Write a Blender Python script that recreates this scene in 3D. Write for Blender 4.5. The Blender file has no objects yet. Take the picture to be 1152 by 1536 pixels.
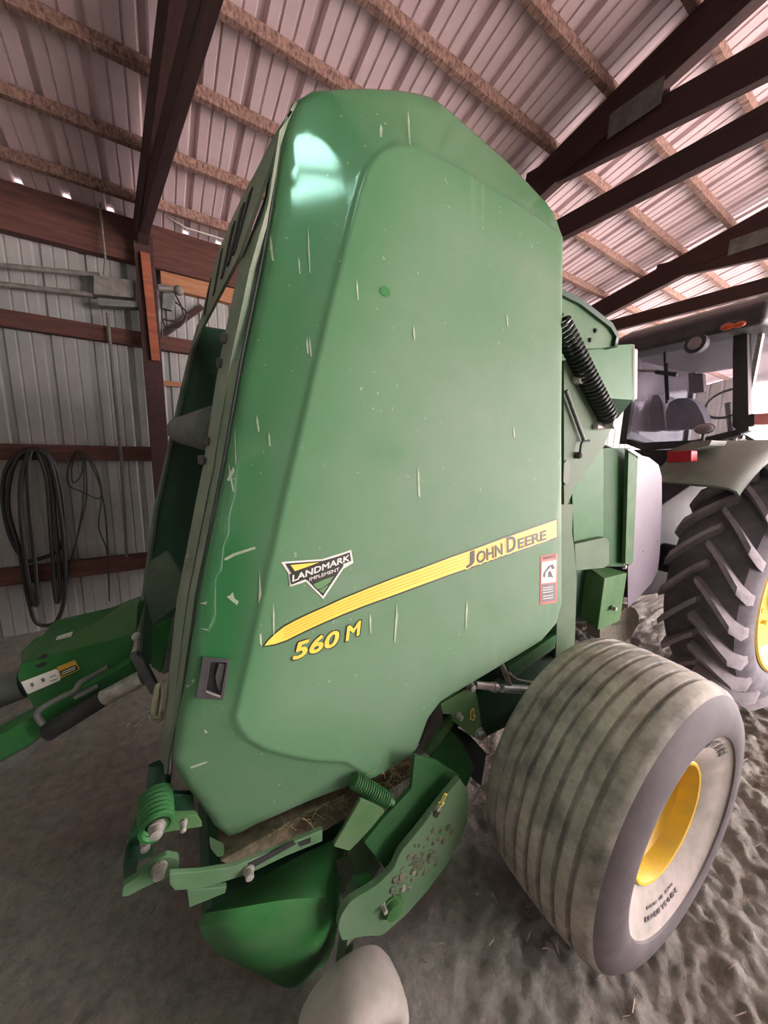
import bpy, bmesh, math, random
from mathutils import Vector as V, Matrix, noise
from mathutils.geometry import delaunay_2d_cdt
random.seed(7)
PI = math.pi
sc = bpy.context.scene
col = sc.collection

# ------------------------------------------------------------------ camera
FPX, PITCH, ROLL, YAW, HC = 532.0, .1684, .0257, 1.0, 1.762
fw = V((math.cos(YAW)*math.cos(PITCH), math.sin(YAW)*math.cos(PITCH), -math.sin(PITCH)))
rt = V((math.sin(YAW), -math.cos(YAW), 0)); up = rt.cross(fw)
rt2 = math.cos(ROLL)*rt + math.sin(ROLL)*up
up2 = -math.sin(ROLL)*rt + math.cos(ROLL)*up
CAM = V((0, 0, HC))
cd = bpy.data.cameras.new('camera'); cam = bpy.data.objects.new('camera', cd); col.objects.link(cam)
cd.sensor_fit = 'VERTICAL'; cd.sensor_height = 36; cd.lens = 36*FPX/1536; cd.clip_start = .02; cd.clip_end = 300
m = Matrix((rt2, up2, -fw)).transposed().to_4x4(); m.translation = CAM
cam.matrix_world = m
sc.camera = cam
def ray(px, py): return rt2*((px-576)/FPX) - up2*((py-768)/FPX) + fw

class Frame:
    """a thing's own axes; at() measures a point seen in the photo on a plane of known depth"""
    def __init__(s, o, ang):
        s.o = V(o); s.ang = ang
        s.m = Matrix.Translation(s.o) @ Matrix.Rotation(ang, 4, 'Z'); s.i = s.m.inverted()
        s.c = s.i @ CAM
    def on(s, px, py, n, p0):
        d = s.i.to_3x3() @ ray(px, py); n = V(n); t = n.dot(V(p0)-s.c)/n.dot(d)
        return s.c + d*t
    def at(s, px, py, val, axis=1):
        n = V((0, 0, 0)); n[axis] = 1
        return s.on(px, py, n, n*val)

# ------------------------------------------------------------------ materials
def lin(r, g=None, b=None):
    c = (r, g, b) if g is not None else (r, r, r)
    return tuple((x/255/12.92 if x/255 <= .04045 else ((x/255+.055)/1.055)**2.4) for x in c) + (1,)
class NT:
    def __init__(s, name):
        s.mat = bpy.data.materials.new(name); s.mat.use_nodes = True
        s.t = s.mat.node_tree; s.b = s.t.nodes['Principled BSDF']; s.co = None
    def n(s, typ, **kw):
        nd = s.t.nodes.new(typ)
        for k, v in kw.items():
            if k in nd.inputs: nd.inputs[k].default_value = v
            else: setattr(nd, k, v)
        return nd
    def l(s, a, b): s.t.links.new(a, b)
    def coord(s, scale=(1, 1, 1), rot=(0, 0, 0)):
        if s.co is None: s.co = s.n('ShaderNodeTexCoord')
        mp = s.n('ShaderNodeMapping'); mp.inputs['Scale'].default_value = scale; mp.inputs['Rotation'].default_value = rot
        s.l(s.co.outputs['Object'], mp.inputs['Vector']); return mp.outputs['Vector']
    def noise(s, scale, detail=4, rough=.6, vec=(1, 1, 1), rot=(0, 0, 0)):
        nd = s.n('ShaderNodeTexNoise'); nd.inputs['Scale'].default_value = scale
        nd.inputs['Detail'].default_value = detail; nd.inputs['Roughness'].default_value = rough
        s.l(s.coord(vec, rot), nd.inputs['Vector']); return nd.outputs['Fac']
    def ramp(s, fac, lo, hi, c0=(0, 0, 0, 1), c1=(1, 1, 1, 1)):
        r = s.n('ShaderNodeValToRGB'); e = r.color_ramp.elements
        e[0].position = lo; e[1].position = hi; e[0].color = c0; e[1].color = c1
        s.l(fac, r.inputs['Fac']); return r.outputs['Color']
    def mix(s, fac, a, b, mode='MIX'):
        x = s.n('ShaderNodeMixRGB'); x.blend_type = mode
        for sock, v in (('Fac', fac), ('Color1', a), ('Color2', b)):
            if isinstance(v, (tuple, float, int)): x.inputs[sock].default_value = v
            else: s.l(v, x.inputs[sock])
        return x.outputs['Color']
    def bump(s, h, strength=.3, dist=.01):
        b = s.n('ShaderNodeBump'); b.inputs['Strength'].default_value = strength; b.inputs['Distance'].default_value = dist
        s.l(h, b.inputs['Height']); s.l(b.outputs['Normal'], s.b.inputs['Normal'])
    def done(s, color=None, rough=.5, metal=0, spec=None):
        if color is not None:
            if isinstance(color, tuple): s.b.inputs['Base Color'].default_value = color
            else: s.l(color, s.b.inputs['Base Color'])
        if isinstance(rough, (float, int)): s.b.inputs['Roughness'].default_value = rough
        else: s.l(rough, s.b.inputs['Roughness'])
        s.b.inputs['Metallic'].default_value = metal
        if spec is not None: s.b.inputs['Specular IOR Level'].default_value = spec
        return s.mat

def paint(name, base, dust, amt=(.35, .75), rough=.42, streak=True, mx=.6, scale=3.0, attr=None, rough2=.14):
    t = NT(name)
    f = t.ramp(t.noise(scale, 6, .65), *amt)
    if attr:
        at_ = t.n('ShaderNodeAttribute'); at_.attribute_name = attr
        f = t.mix(1.0, t.mix(.35, f, (1, 1, 1, 1)), at_.outputs['Color'], 'MULTIPLY')
    f = t.mix(1.0, f, (mx, mx, mx, 1), 'MULTIPLY')
    c = t.mix(f, base, dust)
    if streak:
        st = t.ramp(t.noise(9, 3, .5, (1, 1, .045)), .66, .74)
        st2 = t.ramp(t.noise(2.2, 2, .5), .38, .8)
        st = t.mix(1.0, st, st2, 'MULTIPLY')
        c = t.mix(t.mix(1.0, st, (.28, .28, .28, 1), 'MULTIPLY'), c, lin(196, 200, 170))
        sp = t.ramp(t.noise(70, 2, .5), .72, .76)
        c = t.mix(t.mix(1.0, sp, (.35, .35, .35, 1), 'MULTIPLY'), c, lin(190, 195, 170))
    r = t.ramp(f, 0, 1, (rough,)*3+(1,), (min(1, rough+rough2),)*3+(1,))
    t.bump(t.noise(60, 3), .05, .002)
    if attr:      # clear glossy topcoat where the dust is thin
        cw = t.ramp(at_.outputs['Color'], .26, .72, (.95, .95, .95, 1), (0, 0, 0, 1))
        t.l(cw, t.b.inputs['Coat Weight']); t.b.inputs['Coat Roughness'].default_value = .09
    return t.done(c, r, 0, .18 if attr else .25)
def simple(name, base, var=None, scale=20, rough=.6, metal=0, bump=0, vec=(1, 1, 1), dist=.004, spec=None):
    t = NT(name)
    c = t.mix(t.ramp(t.noise(scale, 5, .65, vec), .35, .68), base, var) if var else base
    if bump: t.bump(t.noise(scale*2, 5, .7, vec), bump, dist)
    return t.done(c, rough, metal, spec)

GREEN = lin(44, 96, 40); DUST = lin(150, 152, 128)
M = {}
M['panel'] = paint('dusty_green_panel_paint', lin(42, 110, 60), lin(124, 142, 120), (.15, .7), .4, True, .85, 1.7, 'dust', .3)
M['green'] = paint('dusty_green_paint', GREEN, lin(128, 140, 116), (.3, .8), .55, False, .55, 4)
M['deep'] = paint('green_paint', lin(38, 98, 46), lin(106, 126, 98), (.4, .85), .52, False, .5, 5)
M['pale'] = paint('heavily_dusted_green_paint', lin(72, 98, 70), lin(110, 122, 102), (.25, .7), .55, False, .7, 6)
M['mid'] = paint('dulled_green_paint', lin(60, 102, 62), lin(120, 134, 112), (.3, .75), .58, False, .6, 5)
M['shade'] = paint('shaded_green_machine_paint', lin(30, 80, 38), lin(80, 104, 76), (.35, .85), .58, False, .5, 5)  # darker copy of the green paint, with shade put into the colour
M['lit'] = paint('lit_green_edge_paint', lin(104, 124, 100), lin(150, 152, 136), (.3, .7), .5, False, .7, 8)  # edge paint lightened in colour to stand in for light on flange and louver
M['edge'] = paint('greyed_green_edge_paint', lin(76, 94, 74), lin(120, 122, 108), (.3, .7), .5, False, .7, 8)
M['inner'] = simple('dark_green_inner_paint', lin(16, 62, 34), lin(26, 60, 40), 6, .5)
M['black'] = simple('black_rubber_belt', lin(20, 20, 20), lin(42, 42, 40), 14, .7)
M['plastic'] = simple('dark_grey_plastic', lin(66, 64, 66), lin(92, 90, 90), 9, .55, bump=.1)
M['flap'] = simple('grey_rubber_flap', lin(122, 118, 120), lin(132, 128, 128), 5, .6)
M['steel'] = simple('worn_bright_steel', lin(206, 202, 200), lin(160, 156, 152), 30, .35, .25)
M['zinc'] = simple('dull_zinc', lin(170, 166, 158), lin(124, 120, 112), 40, .5, .3)
M['dull'] = simple('dusty_grey_steel', lin(112, 114, 108), lin(80, 84, 78), 12, .6, .2)
M['springs'] = simple('black_spring_steel', lin(34, 36, 36), lin(54, 58, 56), 30, .35, .3)
M['white'] = simple('pale_lavender_panel', lin(120, 111, 121), lin(113, 104, 114), 5, .45)
M['cream'] = simple('cream_cord', lin(176, 172, 142), lin(140, 136, 110), 60, .8)
M['yellow'] = simple('decal_yellow', lin(248, 208, 84), lin(238, 196, 78), 8, .5)
M['gold'] = simple('decal_gold_line', lin(206, 158, 52), None, 8, .5)
M['ink'] = simple('decal_black', lin(36, 40, 30), None, 8, .5)
M['decalwhite'] = simple('decal_white', lin(226, 222, 214), lin(206, 204, 196), 20, .5)
M['decalred'] = simple('decal_red', lin(206, 92, 70), None, 8, .5)
M['decalink'] = simple('decal_dark_text_block', lin(88, 80, 86), lin(104, 96, 100), 30, .5)
M['decalgreen'] = simple('decal_green', lin(92, 132, 84), None, 8, .5)
M['scrape'] = simple('bare_scrape', lin(176, 184, 158), lin(140, 160, 130), 30, .6)
M['clean'] = simple('clean_green_patch', lin(52, 122, 62), lin(44, 110, 54), 18, .4)
M['faint'] = simple('faint_green_smudge', lin(104, 132, 100), lin(116, 140, 112), 18, .7)
M['hay'] = simple('dry_hay', lin(168, 148, 110), lin(110, 98, 66), 40, .9)
M['litterstraw'] = simple('trampled_straw', lin(196, 172, 156), lin(132, 116, 98), 8, .9)
M['chaff'] = simple('matted_chaff', lin(116, 104, 84), lin(70, 70, 50), 30, .95, bump=.8)
M['mud'] = simple('dried_mud', lin(112, 110, 92), lin(70, 82, 62), 25, .9, bump=.8)

def tyre_mat():
    t = NT('dusty_tyre_rubber')
    a = t.ramp(t.noise(7, 6, .7), .33, .62, lin(96, 94, 88), lin(182, 174, 162))
    b = t.ramp(t.noise(26, 5, .7), .35, .75)
    c = t.mix(t.mix(1.0, b, (.4, .4, .4, 1), 'MULTIPLY'), a, lin(140, 136, 122))
    t.bump(t.noise(70, 4, .7), .25, .004)
    return t.done(c, .85)
M['tyre'] = tyre_mat()
M['sidewall'] = simple('dark_tyre_sidewall', lin(78, 71, 72), lin(98, 90, 90), 8, .75, bump=.1)
M['sidedust'] = simple('dust_coated_sidewall', lin(176, 164, 158), lin(142, 138, 126), 7, .9, bump=.2)
M['lugdust'] = simple('dusty_tread_lugs', lin(150, 142, 146), lin(118, 111, 115), 9, .85, bump=.2)
M['tracrub'] = simple('tractor_tyre_rubber', lin(84, 79, 85), lin(112, 106, 111), 8, .85, bump=.2)
M['rimyellow'] = simple('yellow_wheel_paint', lin(226, 186, 44), lin(196, 164, 70), 8, .45)
M['rimdust'] = simple('dusty_yellow_wheel_paint', lin(214, 178, 88), lin(228, 190, 70), 10, .5)
M['hubdark'] = simple('rusty_hub', lin(84, 66, 58), lin(60, 48, 44), 14, .8)
M['cast'] = simple('cast_iron_grey', lin(132, 128, 112), lin(104, 102, 88), 40, .85, bump=.5)
def wood(name, a, b, rough=.85, rot=(0, 0, 0), vec=(1, 12, 12)):
    t = NT(name)
    c = t.mix(t.ramp(t.noise(3, 6, .7, vec, rot), .35, .68), a, b)
    t.bump(t.noise(8, 5, .7, vec, rot), .3, .004)
    return t.done(c, rough)
M['woodred'] = wood('red_brown_lumber', lin(94, 57, 47), lin(60, 36, 32))
M['woodbright'] = wood('orange_red_board', lin(146, 82, 54), lin(110, 58, 40))
M['wooddark'] = wood('dark_truss_lumber', lin(66, 38, 32), lin(40, 24, 24), .85, (0, 0, 0), (12, 1, 12))
M['woodtan'] = wood('tan_lumber', lin(164, 118, 84), lin(140, 92, 62))
M['purlin'] = wood('cobwebbed_purlin_lumber', lin(172, 140, 126), lin(78, 54, 48), .95, (0, 0, .6), (18, 5, 10))
def sheet(name, a, b):
    t = NT(name)
    c = t.mix(t.ramp(t.noise(1.6, 5, .7, (1, 1, 1)), .3, .7), a, b)
    s2 = t.ramp(t.noise(10, 4, .6, (1, .1, .1)), .4, .7)
    c = t.mix(t.mix(1.0, s2, (.35, .35, .35, 1), 'MULTIPLY'), c, b)
    return t.done(c, .5, .0)
M['roof'] = sheet('galvanized_roof_sheet', lin(226, 206, 208), lin(200, 180, 182))
M['siding'] = sheet('galvanized_wall_sheet', lin(158, 156, 152), lin(130, 130, 126))
M['rubberhose'] = simple('black_hose', lin(26, 26, 26), lin(44, 44, 42), 30, .55)
M['wire'] = simple('grey_wire', lin(110, 104, 92), lin(80, 76, 68), 30, .7)
M['conduit'] = simple('grey_conduit', lin(120, 116, 108), lin(90, 86, 80), 14, .6)
M['trdark'] = simple('tractor_dark_trim', lin(46, 43, 46), lin(66, 62, 64), 7, .55)
M['trgreen'] = paint('tractor_green_paint', lin(82, 104, 84), lin(146, 148, 142), (.05, .55), .45, False, .75, 5)
M['seat'] = simple('dark_seat_cloth', lin(84, 82, 92), lin(104, 102, 110), 10, .8)
M['redlens'] = simple('red_lens', lin(178, 44, 52), lin(160, 40, 48), 8, .3)
M['pinklens'] = simple('faded_red_lens', lin(250, 160, 156), lin(240, 140, 140), 8, .35)
M['amberlens'] = simple('amber_lens', lin(214, 92, 50), lin(196, 80, 44), 8, .3)
M['lampglass'] = simple('dusty_lamp_lens', lin(150, 138, 136), lin(120, 110, 110), 14, .4)
def glass():
    t = NT('dusty_cab_glass'); nt = t.t
    tr = nt.nodes.new('ShaderNodeBsdfTransparent'); tr.inputs[0].default_value = (.95, .95, .97, 1)
    gl = nt.nodes.new('ShaderNodeBsdfGlossy'); gl.inputs['Roughness'].default_value = .08
    df = nt.nodes.new('ShaderNodeBsdfDiffuse'); df.inputs[0].default_value = lin(180, 172, 180)
    a = nt.nodes.new('ShaderNodeMixShader'); b = nt.nodes.new('ShaderNodeMixShader')
    fr = nt.nodes.new('ShaderNodeFresnel'); fr.inputs['IOR'].default_value = 1.2
    nt.links.new(fr.outputs[0], a.inputs[0]); nt.links.new(tr.outputs[0], a.inputs[1]); nt.links.new(gl.outputs[0], a.inputs[2])
    f = t.ramp(t.noise(3, 5, .6), .3, .8, (.06, .06, .06, 1), (.18, .18, .18, 1))
    t.l(f, b.inputs[0]); nt.links.new(a.outputs[0], b.inputs[1]); nt.links.new(df.outputs[0], b.inputs[2])
    nt.links.new(b.outputs[0], nt.nodes['Material Output'].inputs['Surface'])
    return t.mat
M['glass'] = glass()
def fibre():
    t = NT('translucent_fibreglass'); nt = t.t
    a = nt.nodes.new('ShaderNodeBsdfTranslucent'); a.inputs[0].default_value = (.65, .92, .84, 1)
    c = nt.nodes.new('ShaderNodeBsdfTransparent'); c.inputs[0].default_value = (.7, .95, .88, 1)
    m_ = nt.nodes.new('ShaderNodeMixShader'); m_.inputs[0].default_value = .35
    nt.links.new(a.outputs[0], m_.inputs[1]); nt.links.new(c.outputs[0], m_.inputs[2])
    nt.links.new(m_.outputs[0], nt.nodes['Material Output'].inputs['Surface']); return t.mat
M['fibreglass'] = fibre()
def dirt():
    t = NT('dirt_floor')
    a = t.ramp(t.noise(1.3, 6, .65), .3, .7, lin(164, 162, 150), lin(204, 197, 184))
    b = t.ramp(t.noise(22, 6, .7), .35, .7, lin(130, 128, 118), lin(230, 222, 210))
    c = t.mix(.45, a, b)
    t.bump(t.noise(48, 8, .75), 1.0, .05)
    return t.done(c, .95, 0, .2)
M['dirt'] = dirt()
M['yard'] = simple('pale_yard_gravel', lin(190, 178, 174), lin(168, 156, 152), 3, .95)

# ------------------------------------------------------------------ mesh helpers
class MB:
    def __init__(s): s.v = []; s.f = []
    def add(s, vs, fs):
        k = len(s.v); s.v += [V(p) for p in vs]; s.f += [tuple(i+k for i in f) for f in fs]; return s
    def prism(s, pts, ext):
        n = len(pts); pts = [V(p) for p in pts]; ext = V(ext)
        a = V((0, 0, 0))
        for i in range(n): a += pts[i].cross(pts[(i+1) % n])
        if a.dot(ext) > 0: pts = pts[::-1]
        vs = pts + [p+ext for p in pts]
        fs = [tuple(range(n)), tuple(range(2*n-1, n-1, -1))]
        fs += [(i, i+n, (i+1) % n+n, (i+1) % n) for i in range(n)]
        return s.add(vs, fs)
    def box(s, c, size, rot=None):
        c = V(c); vs = []
        for x in (-.5, .5):
            for y in (-.5, .5):
                for z in (-.5, .5):
                    p = V((x*size[0], y*size[1], z*size[2])); vs.append(c + (rot @ p if rot else p))
        return s.add(vs, [(0, 1, 3, 2), (4, 6, 7, 5), (0, 4, 5, 1), (2, 3, 7, 6), (0, 2, 6, 4), (1, 5, 7, 3)])
    def bar(s, a, b, wd, ht, upv=(0, 0, 1)):
        a = V(a); b = V(b); d = (b-a).normalized(); sd = d.cross(V(upv)).normalized(); u = sd.cross(d)
        q = [sd*wd/2+u*ht/2, -sd*wd/2+u*ht/2, -sd*wd/2-u*ht/2, sd*wd/2-u*ht/2]
        return s.prism([a+p for p in q], b-a)
    def tube(s, path, r, seg=8, closed=False):
        path = [V(p) for p in path]; n = len(path)
        rs = r if isinstance(r, (list, tuple)) else [r]*n
        k = len(s.v); nrm = None; rings = []
        for i in range(n):
            d = (path[(i+1) % n]-path[i-1]) if closed else (path[min(i+1, n-1)]-path[max(i-1, 0)])
            if d.length < 1e-9: d = V((0, 0, 1))
            d.normalize()
            if nrm is None:
                nrm = d.cross(V((0, 0, 1)) if abs(d.z) < .9 else V((1, 0, 0))).normalized()
            nrm = (nrm - d*nrm.dot(d)).normalized(); bn = d.cross(nrm)
            rings.append([path[i]+(nrm*math.cos(2*PI*j/seg)+bn*math.sin(2*PI*j/seg))*rs[i] for j in range(seg)])
        vs = [p for rg in rings for p in rg]; fs = []
        for i in range(n if closed else n-1):
            for j in range(seg):
                a = i*seg+j; b = i*seg+(j+1) % seg; c = ((i+1) % n)*seg+(j+1) % seg; d2 = ((i+1) % n)*seg+j
                fs.append((a, b, c, d2))
        if not closed: fs += [tuple(range(seg))[::-1], tuple(range((n-1)*seg, n*seg))]
        return s.add(vs, fs)
    def lathe(s, prof, o, ax, seg=48, a0=0, a1=2*PI):
        o = V(o); ax = V(ax).normalized(); e1 = ax.cross(V((0, 0, 1)) if abs(ax.z) < .9 else V((1, 0, 0))).normalized(); e2 = ax.cross(e1)
        full = abs(a1-a0-2*PI) < 1e-6; ns = seg if full else seg+1
        vs = []
        for j in range(ns):
            t = a0+(a1-a0)*j/seg
            for (x, r) in prof: vs.append(o+ax*x+(e1*math.cos(t)+e2*math.sin(t))*r)
        n = len(prof); fs = []
        for j in range(seg):
            for i in range(n-1):
                a = j*n+i; b = ((j+1) % ns)*n+i; fs.append((a, a+1, b+1, b))
        return s.add(vs, fs)
    def ball(s, c, r, sx=1, sy=1, sz=1, seg=12, rot=None):
        c = V(c); vs = []; fs = []; h = seg//2
        for i in range(h+1):
            t = PI*i/h
            for j in range(seg):
                p = 2*PI*j/seg; q = V((math.sin(t)*math.cos(p)*r*sx, math.sin(t)*math.sin(p)*r*sy, math.cos(t)*r*sz))
                vs.append(c+(rot @ q if rot else q))
        for i in range(h):
            for j in range(seg): fs.append((i*seg+j, (i+1)*seg+j, (i+1)*seg+(j+1) % seg, i*seg+(j+1) % seg))
        return s.add(vs, fs)
    def loft(s, loops):
        n = len(loops[0]); vs = [V(p) for l in loops for p in l]; fs = []
        for i in range(len(loops)-1):
            for j in range(n-1): fs.append((i*n+j, i*n+j+1, (i+1)*n+j+1, (i+1)*n+j))
        return s.add(vs, fs)
    def build(s, name, mat, parent=None, bevel=0, angle=38, solid=0, loc=None):
        me = bpy.data.meshes.new(name); bm = bmesh.new()
        bv = [bm.verts.new(p) for p in s.v]
        for f in s.f:
            try: bm.faces.new([bv[i] for i in f])
            except ValueError: pass
        bmesh.ops.remove_doubles(bm, verts=bm.verts, dist=1e-5)
        bmesh.ops.recalc_face_normals(bm, faces=bm.faces)
        lim = math.radians(angle)
        for f in bm.faces: f.smooth = True
        for e in bm.edges:
            e.smooth = len(e.link_faces) == 2 and e.calc_face_angle(0) < lim
        bm.to_mesh(me); bm.free()
        ob = bpy.data.objects.new(name, me); col.objects.link(ob)
        me.materials.append(M[mat] if isinstance(mat, str) else mat)
        if parent: ob.parent = parent
        if solid:
            md = ob.modifiers.new('solid', 'SOLIDIFY'); md.thickness = solid; md.offset = 0
        if bevel:
            md = ob.modifiers.new('bevel', 'BEVEL'); md.width = bevel; md.segments = 2; md.limit_method = 'ANGLE'; md.angle_limit = math.radians(40)
            md.harden_normals = True
        return ob
def fillet(pts, r, n=4):
    out = []; N = len(pts); pts = [V(p) for p in pts]
    rr = r if isinstance(r, (list, tuple)) else [r]*N
    for i in range(N):
        a, p, b = pts[i-1], pts[i], pts[(i+1) % N]
        if rr[i] <= 0: out.append(p); continue
        d1 = (a-p); d2 = (b-p); k = min(rr[i], d1.length*.45, d2.length*.45)
        p1 = p+d1.normalized()*k; p2 = p+d2.normalized()*k
        for j in range(n+1):
            t = j/n; out.append(p1*(1-t)**2+p*2*t*(1-t)+p2*t*t)
    return out
def smooth_path(pts, n=6, closed=False):
    pts = [V(p) for p in pts]; N = len(pts); out = []
    rng = range(N) if closed else range(N-1)
    for i in rng:
        g = (lambda k: pts[k % N]) if closed else (lambda k: pts[max(0, min(N-1, k))])
        p0, p1, p2, p3 = g(i-1), g(i), g(i+1), g(i+2)
        for j in range(n):
            t = j/n
            out.append(.5*((2*p1)+(p2-p0)*t+(2*p0-5*p1+4*p2-p3)*t*t+(3*p1-p0-3*p2+p3)*t**3))
    if not closed: out.append(pts[-1])
    return out
def tag(o, label=None, cat=None, group=None, kind=None):
    for k, v in (('label', label), ('category', cat), ('group', group), ('kind', kind)):
        if v: o[k] = v
    return o
def empty(name, loc, rz=0):
    o = bpy.data.objects.new(name, None); col.objects.link(o); o.location = loc; o.rotation_euler = (0, 0, rz); o.empty_display_size = .1
    return o
def text_mesh(name, s, o, ex, ey, mat, parent, bold=0, shear=0, spacing=1.0):
    """flat lettering: its box runs from o along ex (width) and ey (cap height)"""
    cu = bpy.data.curves.new(name, 'FONT'); cu.body = s; cu.shear = shear; cu.space_character = spacing; cu.resolution_u = 3
    tmp = bpy.data.objects.new(name, cu); col.objects.link(tmp)
    bpy.context.view_layer.update()
    me0 = bpy.data.meshes.new_from_object(tmp.evaluated_get(bpy.context.evaluated_depsgraph_get()))
    bpy.data.objects.remove(tmp)
    vs = [V((v.co.x, v.co.y)) for v in me0.vertices]; fs = [tuple(p.vertices) for p in me0.polygons]
    if bold:
        n = len(vs); base = list(vs); fb = list(fs); vs = []; fs = []
        for k in range(8):
            d = V((math.cos(k*PI/4), math.sin(k*PI/4)))*bold
            vs += [p+d for p in base]; fs += [tuple(i+k*n for i in f) for f in fb]
    x0, x1 = min(p.x for p in vs), max(p.x for p in vs); y0, y1 = min(p.y for p in vs), max(p.y for p in vs); o, ex, ey = V(o), V(ex), V(ey)
    me = bpy.data.meshes.new(name); nz = ex.cross(ey).normalized(); per = len(me0.vertices)
    me.from_pydata([o + ex*((p.x-x0)/(x1-x0)) + ey*((p.y-y0)/(y1-y0)) + nz*(.00009*(i//per)) for i, p in enumerate(vs)], [], fs)
    me.materials.append(M[mat])
    ob = bpy.data.objects.new(name, me); col.objects.link(ob)
    if parent: ob.parent = parent
    return ob

# ------------------------------------------------------------------ the shed
YW, RIDGE, ZE, SL = 4.4, -.6, 3.82, .24
X0, X1, YF = -4.5, 13.5, -5.6
def roof_z(y): return ZE + SL*(YW-y) if y > RIDGE else ZE + SL*(YW-RIDGE) - SL*(RIDGE-y)
def rib_profile(x0, x1, pitch=.297, off=.107):
    out = []; k = math.floor((x0-off)/pitch)
    while True:
        c = off+k*pitch
        if c > x1+pitch: break
        for dx, h in ((-.034, 0), (-.02, 1), (.02, 1), (.034, 0), (.091, 0), (.097, .3), (.107, .3), (.113, 0), (.184, 0), (.190, .3), (.200, .3), (.206, 0)):
            out.append((c+dx, h))
        k += 1
    return [p for p in out if x0 <= p[0] <= x1]
bm_ = MB()
prof = rib_profile(X0-.3, X1+.3)
bm_.loft([[(x, y, roof_z(y)+.034*h) for x, h in prof] for y in (YW+.35, 2.2, 0, RIDGE)])
SX0, SX1, SY = -.48, .10, -1.2   # one translucent sheet sits by the ridge
for xa, xb, ya in ((-9, SX0, RIDGE), (SX0, SX1, SY), (SX1, 99, RIDGE)):
    bm_.loft([[(x, y, roof_z(y)+.034*h) for x, h in [(max(xa, X0-.3), 0)]+[p for p in prof if xa < p[0] < xb]+[(min(xb, X1+.3), 0)]] for y in (ya, -2.2, YF-.3)])
ceiling = tag(bm_.build('ceiling', 'roof', solid=.003, angle=20), 'ribbed galvanized steel roof sheets over the trusses', 'ceiling', kind='structure')
sk_ = MB().loft([[(x, y, roof_z(y)+.02+.02*math.sin(x*60)) for x in [SX0-.03+(SX1-SX0+.06)*i/24 for i in range(25)]] for y in (RIDGE+.02, SY-.05)])
tag(sk_.build('window_1', 'fibreglass', solid=.002, angle=60), 'greenish translucent roof sheet near the ridge', 'skylight', kind='structure')
wprof = rib_profile(X0, X1, .297, .16)
bm_ = MB().loft([[(x, YW+.02*h, z) for x, h in wprof] for z in (-.05, 1.2, 2.6, 3.84)])
tag(bm_.build('wall_back', 'siding', solid=.003, angle=20), 'ribbed galvanized shed wall behind the baler', 'wall', kind='structure')
def end_wall(name, x, s, lab):
    pr = rib_profile(YF, YW, .297, .1)
    b_ = MB().loft([[(x+s*.02*h, y, (-.05 if t == 0 else roof_z(y)-.01)) for y, h in pr] for t in (0, 1)])
    return tag(b_.build(name, 'siding', solid=.003, angle=20), lab, 'wall', kind='structure')
end_wall('wall_left', X0, -1, 'ribbed metal end wall of the shed')
EY = 2.0   # the far end stands open from the front corner to here
pr = rib_profile(EY, YW, .297, .1)
b_ = MB().loft([[(X1+.02*h, y, (-.05 if t == 0 else roof_z(y)-.01)) for y, h in pr] for t in (0, 1)])
pr = rib_profile(YF, EY, .297, .1)
b_.loft([[(X1+.02*h, y, (3.95 if t == 0 else roof_z(y)-.01)) for y, h in pr] for t in (0, 1)])
tag(b_.build('wall_right', 'siding', solid=.003, angle=20), 'ribbed metal far end wall with the open end doorway', 'wall', kind='structure')
OX0, OX1, OZ = 4.3, 12.7, 3.6
fp = rib_profile(X0, OX0, .297, .1); b_ = MB()
b_.loft([[(x, YF-.02*h, z) for x, h in fp] for z in (-.05, 3.8)])
fp = rib_profile(OX0, X1, .297, .1)
b_.loft([[(x, YF-.02*h, z) for x, h in fp] for z in (OZ, 3.8)])
fp = rib_profile(OX1, X1, .297, .1)
b_.loft([[(x, YF-.02*h, z) for x, h in fp] for z in (-.05, OZ)])
tag(b_.build('wall_front', 'siding', solid=.003, angle=20), 'shed wall with the wide open doorway', 'wall', kind='structure')

def steps(a, b, lo, hi, fine, coarse):
    xs = [a]
    while xs[-1] < b:
        x = xs[-1]; d = 0 if lo <= x <= hi else min(abs(x-lo), abs(x-hi))
        xs.append(min(b, x+fine+(coarse-fine)*min(1, d/3)))
    return xs
gx = steps(X0, X1, -1.2, 3.6, .016, .35); gy = steps(YF, YW+.02, -1.0, 2.6, .016, .35)
def ground_h(x, y):
    d = math.hypot(x-1.2, y-.3)
    rough = min(1, max(.0, (x*.75-y*.55-.55)*.9+.35))
    p = V((x, y, 0))
    h = .022*noise.noise(p*1.1) + .012*noise.noise(p*3.1)
    q = V((x*9+y*3, y*17-x*6, 1.7))
    h += (.005+.022*rough)*noise.noise(q*.75) + (.003+.016*rough)*noise.noise(q*1.9)
    h += (.004+.018*rough)*max(0, noise.noise(p*21)+.1)
    r2 = 1-abs(noise.noise(V((x*13+y*9, y*30-x*17, 4.1))))*2
    h += (.002+.013*rough)*max(-.4, r2)*(.5+.8*noise.noise(p*5.3)) + .004*(.4+rough)*noise.noise(p*45)
    return h-.014
fl = MB(); k = len(gx)
fl.add([(x, y, ground_h(x, y)) for y in gy for x in gx], [(j*k+i, j*k+i+1, (j+1)*k+i+1, (j+1)*k+i) for j in range(len(gy)-1) for i in range(k-1)])
tag(fl.build('floor', 'dirt', angle=180), 'rough dry dirt floor of the shed', 'floor', kind='structure')
litter = MB()
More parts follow.
